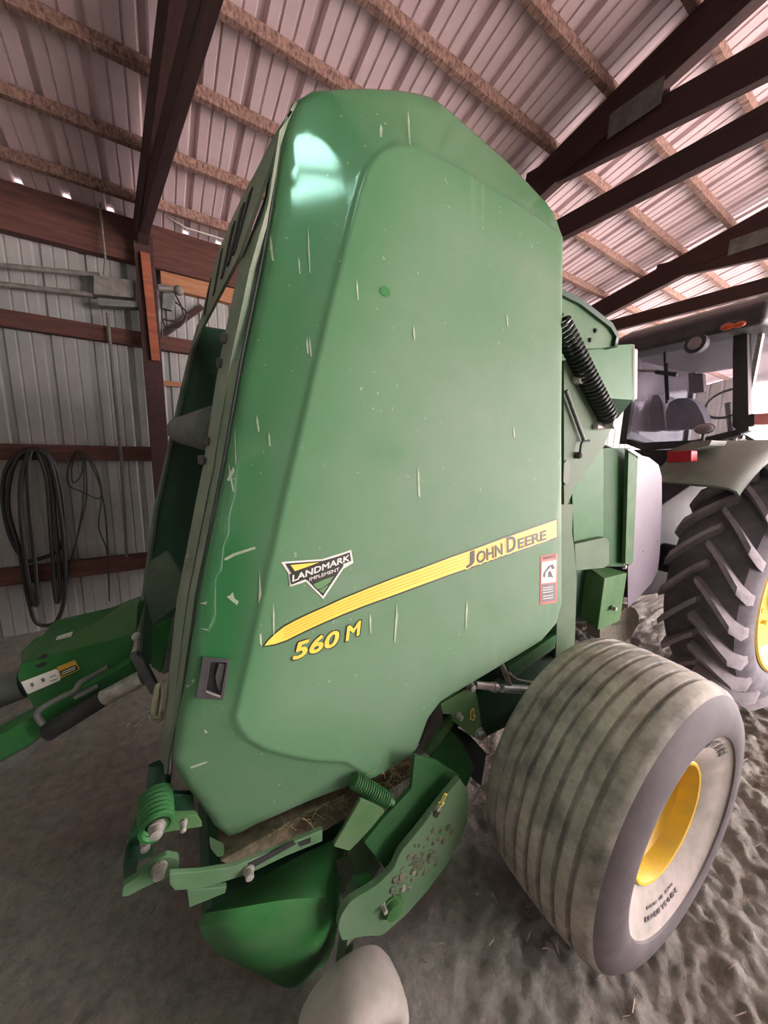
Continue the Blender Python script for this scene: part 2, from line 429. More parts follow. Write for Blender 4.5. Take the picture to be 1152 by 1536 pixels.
for k in range(2600):
    if k < 900: x, y = random.gauss(1.75, .35), random.gauss(1.15, .4)
    elif k < 1500: x, y = random.gauss(.35, .35), random.gauss(2.5, .5)
    else: x, y = random.uniform(.3, 4.2), random.uniform(-1.6, 1.2)
    if x*.6+y < .35 and x < 1.1: continue
    a = random.gauss(.5, .9); ln = random.uniform(.012, .045); z = ground_h(x, y)
    d = V((math.cos(a), math.sin(a), random.uniform(-.05, .25)))*ln; w = V((-math.sin(a), math.cos(a), 0))*random.uniform(.001, .002)
    p = V((x, y, z+.004)); litter.add([p-w, p+w, p+w+d, p-w+d, p+V((0, 0, .003)), p+d+V((0, 0, .003))], [(0, 1, 2, 3), (0, 4, 5, 3), (1, 2, 5, 4)])
tag(litter.build('straw_litter', 'litterstraw'), 'loose bits of straw scattered over the dirt floor', 'straw', kind='stuff')
tag(MB().box((4.5, -25, -.16), (120, 38.6, .2)).build('ground', 'yard'), 'bare yard outside the open doorway', 'ground', kind='structure')

# timber: girts, header, posts, purlins, trusses
def timber(name, a, b, wd, ht, mat, lab, cat, group=None, upv=(0, 0, 1)):
    return tag(MB().bar(a, b, wd, ht, upv).build(name, mat, bevel=.004), lab, cat, group)
timber('wall_girt', (X0, YW-.045, 2.765), (2.5, YW-.045, 2.765), .07, .135, 'woodred', 'reddish horizontal wall girt under the conduits, topmost of three', 'girt', 'wall girts')
timber('wall_girt', (X0, YW-.045, 1.68), (2.5, YW-.045, 1.68), .07, .14, 'woodred', 'dark red wall girt the hose coils hang from, middle of three', 'girt', 'wall girts')
timber('wall_girt', (X0, YW-.045, .575), (2.5, YW-.045, .575), .07, .16, 'woodred', 'dark wall girt behind the bottom of the hose coils, lowest of three', 'girt', 'wall girts')
timber('header_beam', (X0, YW-.07, 3.60), (X1, YW-.07, 3.60), .09, .36, 'woodred', 'deep red-brown header beam along the top of the wall', 'beam')
timber('header_ledger', (.16, YW-.035, 3.345), (3.2, YW-.035, 3.345), .075, .15, 'woodtan', 'pale tan board fixed just under the header beam', 'board')
timber('wall_post', (.04, YW-.17, -.05), (.04, YW-.17, 3.62), .15, .13, 'wooddark', 'dark red-brown post carrying the first truss', 'post', None, (0, 1, 0))
timber('post_cleat', (.065, YW-.256, 2.55), (.045, YW-.256, 3.46), .07, .045, 'woodbright', 'narrow red wooden cleat nailed to the wall post face', 'cleat', None, (0, 1, 0))
ordn = ['lowest roof purlin, right above the header beam', 'second roof purlin up from the header beam', 'third roof purlin up from the header beam',
        'fourth roof purlin up from the header beam', 'fifth roof purlin up, passing above the baler top', 'sixth roof purlin up from the header beam',
        'seventh roof purlin up from the header beam', 'eighth roof purlin up, near the ridge']
for i, y in enumerate((4.08, 3.59, 3.07, 2.6, 2.18, 1.74, 1.27, .8)):
    timber('roof_purlin', (X0, y, roof_z(y)-.042), (X1, y, roof_z(y)-.042), .05, .08, 'purlin', ordn[i], 'purlin', 'roof purlins')
for y, lb_ in ((-.95, 'first roof purlin beyond the ridge, under the translucent sheet'), (-1.5, 'second roof purlin beyond the ridge')):
    timber('roof_purlin', (X0, y, roof_z(y)-.042), (X1, y, roof_z(y)-.042), .05, .08, 'purlin', lb_, 'purlin', 'roof purlins')
def truss(x, lab, cw=.09, yaw=0):
    t = tag(empty('roof_truss', (x, YW-.2, roof_z(YW)-.1), yaw), lab, 'roof truss', 'roof trusses')
    L = lambda y, z: (0, y-(YW-.2), z-(roof_z(YW)-.1))
    d = .085+.125
    MB().bar(L(4.38, roof_z(4.38)-d), L(RIDGE, roof_z(RIDGE)-d), cw, .25).build('top_chord', 'wooddark', t, .005)
    MB().bar(L(RIDGE, roof_z(RIDGE)-d), L(YF+.05, roof_z(YF)-d), cw, .25).build('top_chord', 'wooddark', t, .005)
    MB().bar(L(4.38, 3.65), L(YF+.05, 3.65), cw*.8, .16).build('bottom_chord', 'wooddark', t, .005)
    MB().bar(L(2.45, 4.17), L(RIDGE, 3.78), cw*.7, .2).build('web', 'wooddark', t, .005)
    g = MB()
    for s in (-1, 1): g.box(L(1.55, 4.16), (.003, .34, .16)); g.v[-8:] = [p+V((s*(cw/2+.002), 0, 0)) for p in g.v[-8:]]
    g.build('gusset_plate', 'dull', t)
for x, yw_, lab in ((.03, .129, 'dark wooden roof truss over the front of the baler, above the post'), (3.03, 0, 'heavy dark roof truss just beyond the baler top'),
               (5.75, 0, 'dark roof truss above the tractor cab, second beyond the baler'), (8.35, 0, 'reddish roof truss beyond the tractor, third beyond the baler')):
    truss(x, lab, .09, yw_)

# things on the wall
W = Frame((0, 0, 0), 0)
w_ = lambda px, py, d=.1: W.at(px, py, YW-d)
def conduit(name, pts, r, mat, lab, cat, seg=8):
    return tag(MB().tube(pts, r, seg).build(name, mat), lab, cat)
conduit('wall_conduit', [w_(-60, 383), w_(0, 398), w_(150, 413)], .022, 'conduit', 'upper grey pipe running along the wall below the header', 'pipe')
conduit('wall_conduit', [w_(-60, 413), w_(0, 426), w_(140, 442)], .022, 'conduit', 'lower grey pipe running along the wall above the girt', 'pipe')
bx = tag(empty('junction_box', w_(175, 435, .08)), 'long dusty grey electrical box hung between the conduits and post', 'junction box')
L_ = lambda p: p - bx.location
MB().prism([L_(w_(140, 412, .16)), L_(w_(202, 420, .16)), L_(w_(202, 447, .16)), L_(w_(140, 441, .16))], (0, .12, 0)).build('body', 'conduit', bx, .006)
MB().prism([L_(w_(145, 446, .2)), L_(w_(208, 452, .2)), L_(w_(208, 461, .2)), L_(w_(148, 458, .2))], (0, .1, 0)).build('tray', 'dull', bx, .004)
cb = tag(empty('cable_bundle', w_(258, 445, .12)), 'tangled bundle of dusty wires and fittings on the far side of the post', 'wiring')
L_ = lambda p: p - cb.location
MB().tube([L_(w_(237, 431, .12)), L_(w_(268, 434, .12))], .03, 8).build('pipe_stub', 'conduit', cb)
MB().prism([L_(w_(243, 438, .13)), L_(w_(262, 440, .13)), L_(w_(264, 450, .13)), L_(w_(258, 466, .13)), L_(w_(243, 462, .13))], (0, .05, 0)).build('fitting', 'dull', cb, .01)
MB().ball(L_(w_(268, 436, .13)), .045).build('insulator', 'conduit', cb)
MB().tube([L_(w_(250, 446, .12)), L_(w_(250, 446, -.005))], .015, 8).build('wall_bracket', 'dull', cb)
for pp in ([(262, 440), (272, 460), (274, 475), (262, 482), (240, 478)], [(262, 452), (280, 470), (270, 490), (250, 492), (236, 474)], [(232, 452), (228, 475), (230, 495), (236, 508)]):
    MB().tube(smooth_path([L_(w_(max(x, 243), y, .12)) for x, y in pp]), .008, 6).build('wire', 'rubberhose', cb)
timber('diagonal_brace', w_(238, 508, .032), w_(303, 460, .032), .05, .045, 'wooddark', 'thin dark diagonal brace from the post towards the baler', 'brace')
timber('short_rail', w_(243, 575, .06), w_(275, 577, .06), .03, .05, 'woodtan', 'thin tan rail on the wall between post and baler', 'rail')
conduit('hanging_cable', [w_(150, 305, .2), w_(154, 350, .2), w_(158, 385, .2), w_(156, 412, .2)], .009, 'wire', 'thin grey cable hanging over the header beam', 'cable', 6)
conduit('eave_wire', [w_(234, 316, .16), w_(280, 342, .16), w_(345, 362, .16)], .007, 'decalwhite', 'thin pale wire strung along the top of the header beam', 'wire', 6)
conduit('wall_rod', [w_(161, 470, .12), w_(172, 590, .12), w_(182, 690, .12), w_(190, 835, .12)], .015, 'wire', 'thin upright grey rod leaning on the wall beside the post', 'rod', 6)
def coil(name, loops, r, mat, lab):
    o = tag(empty(name, w_(*loops[0][0], .17 if r > .01 else .05)), lab, 'hose' if 'hose' in name else 'wire coil')
    for i, lp in enumerate(loops):
        MB().tube(smooth_path([w_(x, y, (.10 if r > .01 else .088)+(.02*(i % 3)+.006*i)*(1 if r > .01 else .3))-o.location for x, y in lp], 7, True), r, 7, True).build('loop', mat, o)
    return o
hose = coil('hose_coil', [[(45, 673), (14, 695), (4, 740), (14, 800), (36, 838), (60, 838), (90, 822), (96, 780), (88, 720), (72, 682)],
    [(42, 676), (20, 700), (12, 760), (30, 830), (44, 905), (58, 936), (86, 930), (98, 880), (92, 780), (74, 690)],
    [(46, 676), (36, 700), (30, 750), (38, 840), (50, 900), (56, 902), (52, 840), (44, 760), (42, 700)],
    [(56, 676), (70, 720), (76, 800), (82, 880), (86, 904), (90, 880), (84, 800), (76, 720), (64, 682)]], .017, 'rubberhose', 'thick black hose coiled in long loops hanging from the middle girt')
coil('wire_coil', [[(116, 676), (102, 705), (104, 728), (120, 736), (148, 748), (152, 730), (140, 695)], [(118, 678), (108, 700), (110, 724), (122, 712), (124, 690)],
    [(122, 680), (142, 700), (154, 745), (160, 800), (164, 902), (161, 830), (148, 790), (152, 740), (136, 695)], [(126, 682), (124, 760), (108, 840), (98, 890), (104, 850), (120, 790), (130, 740)]], .006, 'rubberhose',
    'thin wire coil hanging beside the thick hose loops')

# ------------------------------------------------------------------ daylight
wd = bpy.data.worlds.new('sky'); sc.world = wd; wd.use_nodes = True
bg = wd.node_tree.nodes['Background']; bg.inputs['Color'].default_value = (1.0, .90, .935, 1); bg.inputs['Strength'].default_value = 20.0
def portal(name, loc, rot, sx, sy):
    ld = bpy.data.lights.new(name, 'AREA'); ld.shape = 'RECTANGLE'; ld.size = sx; ld.size_y = sy; ld.cycles.is_portal = True
    o = bpy.data.objects.new(name, ld); col.objects.link(o); o.location = loc; o.rotation_euler = rot
portal('end_daylight', (X1-.04, (YF+EY)/2, 1.95), (PI/2, 0, PI/2), EY-YF, 3.9)
portal('doorway_daylight', ((OX0+OX1)/2, YF-.04, OZ/2), (PI/2, 0, 0), OX1-OX0, OZ)
sl = bpy.data.lights.new('sun', 'SUN'); sl.energy = 55; sl.angle = .01; sl.color = (1, .95, .96)
so = bpy.data.objects.new('sun', sl); col.objects.link(so); so.rotation_euler = V((-.35, .45, -.82)).to_track_quat('-Z', 'Y').to_euler()
vs = sc.view_settings; vs.view_transform = 'Standard'; vs.look = 'None'; vs.gamma = 1; vs.use_curve_mapping = False; vs.exposure = .32
sc.cycles.use_denoising = True
sc.cycles.max_bounces = 8; sc.cycles.diffuse_bounces = 5; sc.cycles.glossy_bounces = 4; sc.cycles.transparent_max_bounces = 8
sc.cycles.sample_clamp_indirect = 8

# ------------------------------------------------------------------ the baler
B = Frame((1.4427, .5027, 0), math.radians(-3.67))
baler = tag(empty('round_baler', B.o, B.ang), 'big green round hay baler with yellow stripe, parked in front of the tractor', 'hay baler')
b = B.at
TILT = .07
PN = V((0, 1, -TILT))
def pt(px, py, off=0): return B.on(px, py, PN, (0, .26+off, 1))
def W0(z): return .26+TILT*(z-1)
plat = [pt(*p) for p in ((541, 290), (500, 450), (430, 745), (376, 985), (355, 1075), (362, 1092), (374, 1107), (400, 1122), (440, 1133), (478, 1139), (520, 1141), (600, 1190), (760, 1190), (1000, 1000), (1000, 430),
                         (838, 352), (815, 334), (770, 304), (700, 262), (627, 222), (600, 219), (572, 231), (552, 255))]
plat2 = [(p.x, p.z) for p in plat]
def seg_d(p, a, q):
    vx, vy = q[0]-a[0], q[1]-a[1]; t = max(0, min(1, ((p[0]-a[0])*vx+(p[1]-a[1])*vy)/(vx*vx+vy*vy+1e-12)))
    return math.hypot(p[0]-a[0]-vx*t, p[1]-a[1]-vy*t)
def poly_d(p, poly): return min(seg_d(p, poly[i-1], poly[i]) for i in range(len(poly)))
def inside(p, poly):
    c = False
    for i in range(len(poly)):
        (x1, y1), (x2, y2) = poly[i-1], poly[i]
        if (y1 > p[1]) != (y2 > p[1]) and p[0] < (x2-x1)*(p[1]-y1)/(y2-y1)+x1: c = not c
    return c
def recess(u, z):
    p = (u, z); d = poly_d(p, plat2)
    if inside(p, plat2): return 0
    e = .012
    d2 = d*d/(2*e) if d < e else d-e/2
    st = min(1, d/.014); return min(.29*d2, .075) + .006*st*st*(3-2*st)
outl = [(444, 137, .05), (422, 191, .06), (404, 319, .06), (389, 410, .06), (362, 540, .06), (334, 700, .05), (322, 760, .05), (294, 900, .04), (274, 1047, .03), (254, 1137, .03), (252, 1153, .03), (272, 1186, .04),
        (322, 1257, .06), (343, 1268, .07), (366, 1260, .07), (525, 1181, .03), (604, 1148, 0), (628, 1128, 0), (646, 1080, 0), (664, 1056, 0), (694, 1038, 0), (780, 986, 0), (815, 964, 0), (838, 937, 0), (846, 905, 0), (846, 640, 0),
        (848, 400, 0), (847, 345, .005), (840, 318, .02), (824, 296, .03), (760, 231, .05), (668, 146, .06), (652, 135, .06), (632, 130, .06), (470, 126, .06)]
outl = [pt(*p) for p in outl]
o2 = [(p.x, p.z) for p in outl]
ROLLR = .028
def surf_w(u, z, edge=True):
    w = W0(z)+recess(u, z)
    if edge:
        d = poly_d((u, z), o2)
        if d < ROLLR: w += ROLLR-math.sqrt(max(0, ROLLR**2-(ROLLR-d)**2))
    return w
def build_panel():
    def inset(poly, k):
        out = []; n = len(poly)
        for i in range(n):
            a, p, q = V(poly[i-1]), V(poly[i]), V(poly[(i+1) % n])
            n1 = V((-(p-a).y, (p-a).x)).normalized(); n2 = V((-(q-p).y, (q-p).x)).normalized()
            nn = (n1+n2).normalized(); out.append(tuple(p+nn*k))
        return out
    area = sum(o2[i-1][0]*o2[i][1]-o2[i][0]*o2[i-1][1] for i in range(len(o2)))
    sgn = 1 if area > 0 else -1
    dens = []
    for i in range(len(o2)):
        a, q = V(o2[i-1]), V(o2[i]); n = max(1, int((q-a).length/.03))
        dens += [tuple(a.lerp(q, (j+1)/n)) for j in range(n)]
    pts = list(dens); edges = [(i, (i+1) % len(dens)) for i in range(len(dens))]
    for k in (.003, .009, .017, .028):
        pts += [p for p in inset(dens, k*sgn) if inside(p, o2) and poly_d(p, o2) > k*.8]
    pd_ = []
    for i in range(len(plat2)):
        a, q = V(plat2[i-1]), V(plat2[i]); n = max(1, int((q-a).length/.02))
        pd_ += [tuple(a.lerp(q, j/n)) for j in range(n)]
    for k in (-.006, .0, .006, .012, .02):
        pts += [p for p in inset(pd_, k) if inside(p, o2) and poly_d(p, o2) > .03]
        pts += [p for p in inset(pd_, -k) if k and inside(p, o2) and poly_d(p, o2) > .03]
    xs = [p[0] for p in o2]; zs = [p[1] for p in o2]
    u = min(xs)
    while u < max(xs):
        z = min(zs)
        while z < max(zs):
            if inside((u, z), o2) and poly_d((u, z), o2) > .035 and poly_d((u, z), plat2) > .022: pts.append((u, z))
            z += .022
        u += .022
    r = delaunay_2d_cdt([V(p) for p in pts], edges, [], 1, 1e-5)
    mb = MB(); mb.add([(p.x, surf_w(p.x, p.y), p.y) for p in r[0]], [tuple(f) for f in r[2]])
    # turned-in edge all round
    n = len(dens); vs = [(p[0], surf_w(*p), p[1]) for p in dens]
    cx, cz = sum(xs)/len(xs), sum(zs)/len(zs)
    mb.add(vs+[(p[0], p[1]+.035, p[2]) for p in vs], [(i, (i+1) % n, n+(i+1) % n, n+i) for i in range(n)])
    ob = mb.build('side_panel', 'panel', baler, angle=50, solid=.003)
    ca = ob.data.color_attributes.new('dust', 'FLOAT_COLOR', 'POINT')
    wc = [(pt(x, y).x, pt(x, y).z, r, q) for x, y, r, q in ((318, 930, .09, .95), (330, 870, .07, .95), (322, 985, .07, .95), (345, 826, .035, .95), (560, 680, .05, .3), (592, 678, .04, .3))]
    for i, v in enumerate(ob.data.vertices):
        p = (v.co.x, v.co.z); d = poly_d(p, plat2)
        sm = lambda t: (lambda u: u*u*(3-2*u))(max(0, min(1, t)))
        low = sm((1.5-v.co.z)/.7); k0 = .28+.45*low
        k = .62+.38*sm(d/.2) if inside(p, plat2) else .62+(k0-.62)*sm(d/.10)
        for (cx_, cz_, r_, st_) in wc:
            q = math.hypot(p[0]-cx_, (p[1]-cz_)*.8)/r_
            k *= 1-st_*math.exp(-q*q)
        ca.data[i].color = (k, k, k, 1)
    return ob
panel = build_panel()
def ps(px, py, lift=.0015):
    off = 0
    for _ in range(5):
        p = pt(px, py, off); off = surf_w(p.x, p.z)-W0(p.z)
    return pt(px, py, off-lift-.0018)
def pd(px, py, lift=.002): return pt(px, py, -lift-.0018)
def decal(name, pxs, mat, lift=.0018, parent=baler, f=pd):
    pts = [f(x, y, lift) for x, y in pxs]
    return MB().add(pts, [tuple(range(len(pts)))]).build(name, mat, parent)
z3 = lambda x, y: (380+x/2.4, 760+y/2.4)
Z3 = lambda *pp: [z3(x, y) for x, y in pp]
def lettering(name, s, bl, br, tl, mat, parent, lift, bold=0, shear=0, spacing=1.0, f=pd, zz=z3):
    o = f(*zz(*bl), lift); return text_mesh(name, s, o, f(*zz(*br), lift)-o, f(*zz(*tl), lift)-o, mat, parent, bold, shear, spacing)
# swoosh stripe
top = [(40, 501), (54, 482), (80, 457), (110, 433), (150, 411), (200, 387), (250, 365), (320, 333), (400, 300), (500, 261), (600, 225), (700, 187), (800, 152), (900, 115), (1000, 80), (1092, 48)]
bot = [(1092, 108), (1000, 142), (900, 176), (770, 222), (700, 246), (600, 283), (500, 320), (400, 356), (320, 388), (250, 418), (180, 450), (120, 480), (80, 494)]
stripe = decal('stripe_decal', Z3((32, 506), *[(x, y-5) for x, y in top[1:]], (1097, 44), (1097, 114), *[(x, y+6) for x, y in bot[1:]]), 'ink', .0012)
yel = decal('yellow_stripe', Z3(*top, *bot), 'yellow', .002, stripe)
for k in range(4):
    f_ = (k+1)/5.2
    def row(t, e):
        i = [j for j in range(len(top)-1)]; out = []
        for (x, y) in top[3:]:
            for j in range(len(bot)-1):
                (xa, ya), (xb, yb) = bot[j+1], bot[j]
                if xa <= x <= xb: out.append((x, y+((ya+(yb-ya)*(x-xa)/(xb-xa+1e-9))-y)*(t+e))); break
        return out
    r1 = row(f_, -.022); r2 = row(f_, .022)
    decal('pinstripe', Z3(*(r1+r2[::-1])), 'gold', .0026, stripe)
maker = [('J', (765, 224), (797, 206), (765, 172)), ('OHN', (804, 209), (898, 173), (803, 164)), ('D', (913, 168), (947, 156), (911, 112)), ('EERE', (952, 154), (1056, 118), (951, 117))]
for s, bl, br, tl in maker:
    e = 4
    lettering('lettering_edge', s, (bl[0]-e, bl[1]+e+2), (br[0]+e, br[1]+e), (tl[0]-e, tl[1]-e+4), 'yellow', stripe, .0024, .055)
    lettering('lettering', s, bl, br, tl, 'ink', stripe, .0032, .028)
md = empty('model_decal', (0, 0, 0)); md.parent = baler
for s, bl, br, tl in (('560', (140, 555), (306, 499), (146, 493)), ('M', (332, 486), (388, 459), (332, 434))):
    bo = .03
    e = 4
    lettering('lettering_edge', s, (bl[0]-e, bl[1]+e+1), (br[0]+e, br[1]+e-1), (tl[0]-e, tl[1]-e+1), 'ink', md, .0014, bo+.005, .12)
    lettering('lettering', s, bl, br, tl, 'yellow', md, .0024, bo, .12)
# dealer decal
dl = decal('dealer_decal', Z3((100, 200), (128, 197), (248, 189), (352, 156), (360, 202), (324, 224), (252, 333), (190, 270), (132, 288), (125, 238)), 'decalwhite', .0012)
decal('badge_triangle', Z3((115, 205), (250, 195), (310, 178), (325, 212), (251, 322), (196, 266), (137, 240)), 'ink', .002, dl)
decal('badge_wedge', Z3((134, 210), (238, 200), (196, 216), (150, 232)), 'yellow', .0026, dl)
decal('badge_banner', Z3((131, 244), (347, 164), (353, 195), (138, 281)), 'ink', .003, dl)
decal('badge_field', Z3((216, 280), (255, 262), (290, 250), (276, 272), (246, 294), (232, 298)), 'decalgreen', .0026, dl)
decal('badge_field', Z3((236, 302), (262, 286), (272, 280), (252, 312)), 'decalgreen', .0026, dl)
lettering('lettering', 'LANDMARK', (140, 271), (346, 194), (138, 248), 'decalwhite', dl, .0036, .03, .1)
lettering('lettering', 'IMPLEMENT', (202, 268), (310, 230), (201, 256), 'decalwhite', dl, .0036, .015)
# warning label
wl = decal('warning_label', Z3((1035, 178), (1096, 168), (1092, 345), (1032, 352)), 'decalred', .0012)
decal('label_window', Z3((1039, 200), (1091, 192), (1089, 270), (1037, 277)), 'decalwhite', .002, wl)
decal('label_text_block', Z3((1038, 281), (1089, 274), (1088, 337), (1036, 346)), 'decalink', .002, wl)
lettering('label_heading', 'WARNING', (1042, 193), (1090, 184), (1042, 180), 'decalink', wl, .0028, .02)
decal('pictogram', Z3((1044, 240), (1062, 214), (1078, 206), (1086, 222), (1076, 226), (1070, 216), (1052, 238), (1050, 256), (1043, 252)), 'ink', .0028, wl)
decal('pictogram', Z3((1062, 236), (1070, 230), (1076, 244), (1080, 258), (1070, 252), (1062, 256)), 'ink', .0028, wl)
for yy in (292, 300, 309, 322, 331):
    decal('text_line', Z3((1042, yy), (1080, yy-5), (1080, yy-3), (1042, yy+2)), 'decalwhite', .0028, wl)
# grip recess in the front strip
hl = MB()
ou = [(304, 985), (345, 989), (335, 1050), (294, 1047)]; inn = [(316, 993), (340, 994), (331, 1043), (309, 1036)]
O1 = [ps(x, y, .012) for x, y in ou]; O0 = [ps(x, y, -.004) for x, y in ou]; I1 = [ps(x, y, .012) for x, y in inn]; I0 = [ps(x, y, .001) for x, y in inn]
hl.add(O0+O1+I1+I0, [(r*4+i, r*4+(i+1) % 4, (r+1)*4+(i+1) % 4, (r+1)*4+i) for r in range(3) for i in range(4)]+[(12, 13, 14, 15)])
grip = hl.build('hand_grip', 'plastic', baler, .0015)
decal('grip_pocket', [(317, 995), (339, 996), (330, 1040), (311, 1034)], 'black', .003, grip, ps)
MB().tube([ps(309, 1037, .012), ps(318, 1041, .013), ps(330, 1045, .012)], .0025, 6).build('grip_lever', 'zinc', grip)
MB().prism([ps(x, y, .008) for x, y in ((329, 995), (338, 996), (330, 1040), (326, 1030), (323, 1015))], (0, .004, 0)).build('grip_latch', 'plastic', grip)
# scrapes, dropped streaks and worn spots
def scrape(px, mat='scrape', name='paint_scrape'): return decal(name, px, mat, .0012, baler, ps)
for x, y, l, t, dx in ((343, 692, 46, 2.5, 6), (385, 622, 26, 2.2, 2), (403, 648, 22, 2, 1), (405, 350, 42, 3, 3), (460, 505, 26, 2, 1), (389, 850, 120, 3, 1), (464, 505, 30, 2, 2), (612, 165, 54, 2.5, 2), (571, 186, 20, 3, -1),
                       (535, 420, 30, 2, 1), (620, 488, 22, 2, 1), (627, 700, 46, 2.2, 1), (410, 905, 60, 2, 0), (595, 905, 60, 2, -4), (700, 900, 44, 1.8, -2), (555, 920, 30, 2, 0), (462, 340, 70, 1.8, 2), (448, 385, 26, 1.8, 1), (770, 640, 16, 1.6, 1), (760, 470, 20, 1.6, 1)):
    scrape([(x, y), (x+t, y+l*.3), (x+dx+t, y+l), (x+dx, y+l*.96), (x+dx*.3-t*.4, y+l*.4)])
for q in ([(345, 893), (349, 888), (352, 898), (358, 902), (356, 908), (348, 902), (340, 895)], [(336, 838), (350, 830), (382, 820), (384, 823), (352, 834), (338, 841)], [(285, 1150), (310, 1142), (311, 1144), (287, 1153)],
          [(300, 905), (311, 902), (309, 907)], [(298, 942), (312, 944), (312, 946)], [(352, 640), (353, 700), (355, 690)], [(340, 720), (350, 700), (352, 707), (344, 722)], [(306, 1093), (312, 1098), (308, 1101)], [(279, 1028), (291, 1018), (292, 1022), (281, 1032)]): scrape(q)
scrape([(570, 432), (577, 428), (585, 434), (586, 443), (578, 445), (571, 440)], 'clean', 'clean_spot')

def plate(name, pxs, w, th, mat, parent=baler, r=0, bevel=.002):
    pts = [b(p[0], p[1], p[2] if len(p) > 2 else w) for p in pxs]
    if r: pts = fillet(pts, r)
    return MB().prism(pts, (0, th, 0)).build(name, mat, parent, bevel)
def bolt(px, py, w, r, parent, ln=.02, name='bolt', mat='zinc'):
    c = b(px, py, w); m_ = MB()
    m_.lathe([(-ln*.2, 0), (-ln*.2, r*1.3), (ln*.15, r*1.3), (ln*.15, r), (ln, r*.92), (ln*1.1, r*.5), (ln*1.1, 0)], c, (0, -1, 0), 10)
    return m_.build(name, mat, parent)
# front frame flange along the panel's leading edge
fl_l = [(430, 180), (415, 200), (398, 300), (360, 400), (331, 540), (306, 700), (294, 760), (267, 900), (251, 1047), (242, 1135), (244, 1160)]
fl_r = [(446, 150), (424, 195), (406, 319), (391, 410), (364, 540), (336, 700), (324, 760), (296, 900), (276, 1047), (256, 1137), (254, 1160)]
mid = [((a[0]*.55+c[0]*.45), (a[1]*.55+c[1]*.45)) for a, c in zip(fl_l, fl_r)]
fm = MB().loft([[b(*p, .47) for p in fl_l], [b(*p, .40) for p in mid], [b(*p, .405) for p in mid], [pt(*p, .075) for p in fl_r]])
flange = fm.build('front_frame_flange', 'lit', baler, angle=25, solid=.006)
ed = [((a[0]*.08+c[0]*.92), (a[1]*.08+c[1]*.92)) for a, c in zip(fl_l, fl_r)]
MB().tube([pt(*p, .06) for p in ed[1:]], .004, 6).build('edge_seal', 'black', baler)
for x, y in ((336, 508), (330, 545), (309, 662), (302, 690)):
    MB().box(b(x, y, .455), (.016, .022, .024)).build('hinge_bolt', 'plastic', baler, .004)
decalq = [(322, 690), (330, 692), (319, 740), (310, 738)]
def on_flange(px, py, w=.398): return b(px, py, w)
MB().prism([on_flange(x, y, .425) for x, y in [(313, 697), (321, 696), (318, 735), (310, 738)]], (0, .002, 0)).build('serial_sticker', 'decalwhite', baler)
fan = MB()
for pp in ([(278, 838), (292, 818), (300, 806), (304, 812), (296, 830)], [(276, 845), (290, 836), (300, 832), (298, 846), (284, 850)]): fan.prism([b(x, y, .42) for x, y in pp], (0, .01, 0))
fan.build('latch_bracket', 'zinc', baler)

# far side and front opening
far = [(300, 488), (285, 540), (262, 640), (235, 760), (222, 850), (212, 930), (208, 1000)]
fp_ = [b(x, y, 1.62) for x, y in far]
poly = fp_ + [V((.2, 1.62, fp_[-1].z)), V((.2, 1.62, fp_[0].z))]
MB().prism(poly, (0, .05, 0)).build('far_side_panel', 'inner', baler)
MB().tube(fp_, .014, 6).build('far_edge_trim', 'edge', baler)
top_e = [b(*p) for p in ((432, 176, .40), (408, 215, .47), (384, 262, .578), (367, 293, .66), (340, 352, .85), (317, 418, 1.16), (303, 484, 1.62))]
bot_e = [b(361-76*q, 384+146*q, w) for q, w in ((0, .455), (.0788, .5), (.2327, .6), (.3629, .7), (.5526, .88), (.783, 1.18), (1, 1.6))]
top_e = smooth_path(top_e, 4); bot_e = smooth_path(bot_e, 4)
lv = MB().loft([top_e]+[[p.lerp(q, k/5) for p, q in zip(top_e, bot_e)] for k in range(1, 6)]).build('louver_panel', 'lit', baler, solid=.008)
for i in range(7, 22, 3):
    p1, p2 = top_e[i].lerp(bot_e[i], .22), top_e[i].lerp(bot_e[i], .80)
    d_ = (top_e[i+1]-top_e[i]).normalized()*.014; o_ = V((-.008, -.002, 0))
    MB().prism([p1+o_-d_, p1+o_+d_, p2+o_+d_, p2+o_-d_], (.010, 0, 0)).build('louver_slot', 'black', lv)
# belts and rollers inside the mouth
MB().prism([V((-1.12, .47, 2.30)), V((-1.12, 1.6, 2.30)), V((-1.22, 1.6, 1.2)), V((-1.22, .47, 1.2))], (.03, 0, 0)).build('drive_belt', 'black', baler)
MB().prism([V((-1.10, .5, 2.30)), V((-1.10, 1.6, 2.30)), V((.1, 1.6, 2.36)), V((.1, .5, 2.40))], (0, 0, .03)).build('top_cover', 'inner', baler)
MB().tube([b(272, 646, 1.55), b(330, 645, .50)], .066, 20).build('net_roller', 'dull', baler)
gd = MB().prism([b(x, y, 1.0) for x, y in ((250, 826), (274, 862), (272, 904), (228, 938), (214, 884), (226, 841))], (.01, .015, 0)).build('net_guard', 'edge', baler, .004)
MB().prism([b(x, y, .9) for x, y in ((258, 925), (270, 905), (286, 900), (270, 1005), (242, 1012))], (.01, .012, 0)).build('side_guard', 'dull', baler, .004)
MB().prism([b(x, y, .95) for x, y in ((228, 940), (262, 925), (240, 1010), (226, 1000))], (.01, .012, 0)).build('lower_guard', 'deep', baler, .004)
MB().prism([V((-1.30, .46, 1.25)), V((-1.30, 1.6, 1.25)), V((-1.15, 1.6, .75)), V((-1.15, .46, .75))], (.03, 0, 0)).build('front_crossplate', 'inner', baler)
# body behind the panel
MB().prism([V((x, .48, z)) for x, z in ((-1.05, 2.4), (.1, 2.45), (.30, 2.1), (.34, .95), (-.3, .82), (-1.0, .9))], (0, .04, 0)).build('chamber_wall', 'deep', baler, .004)

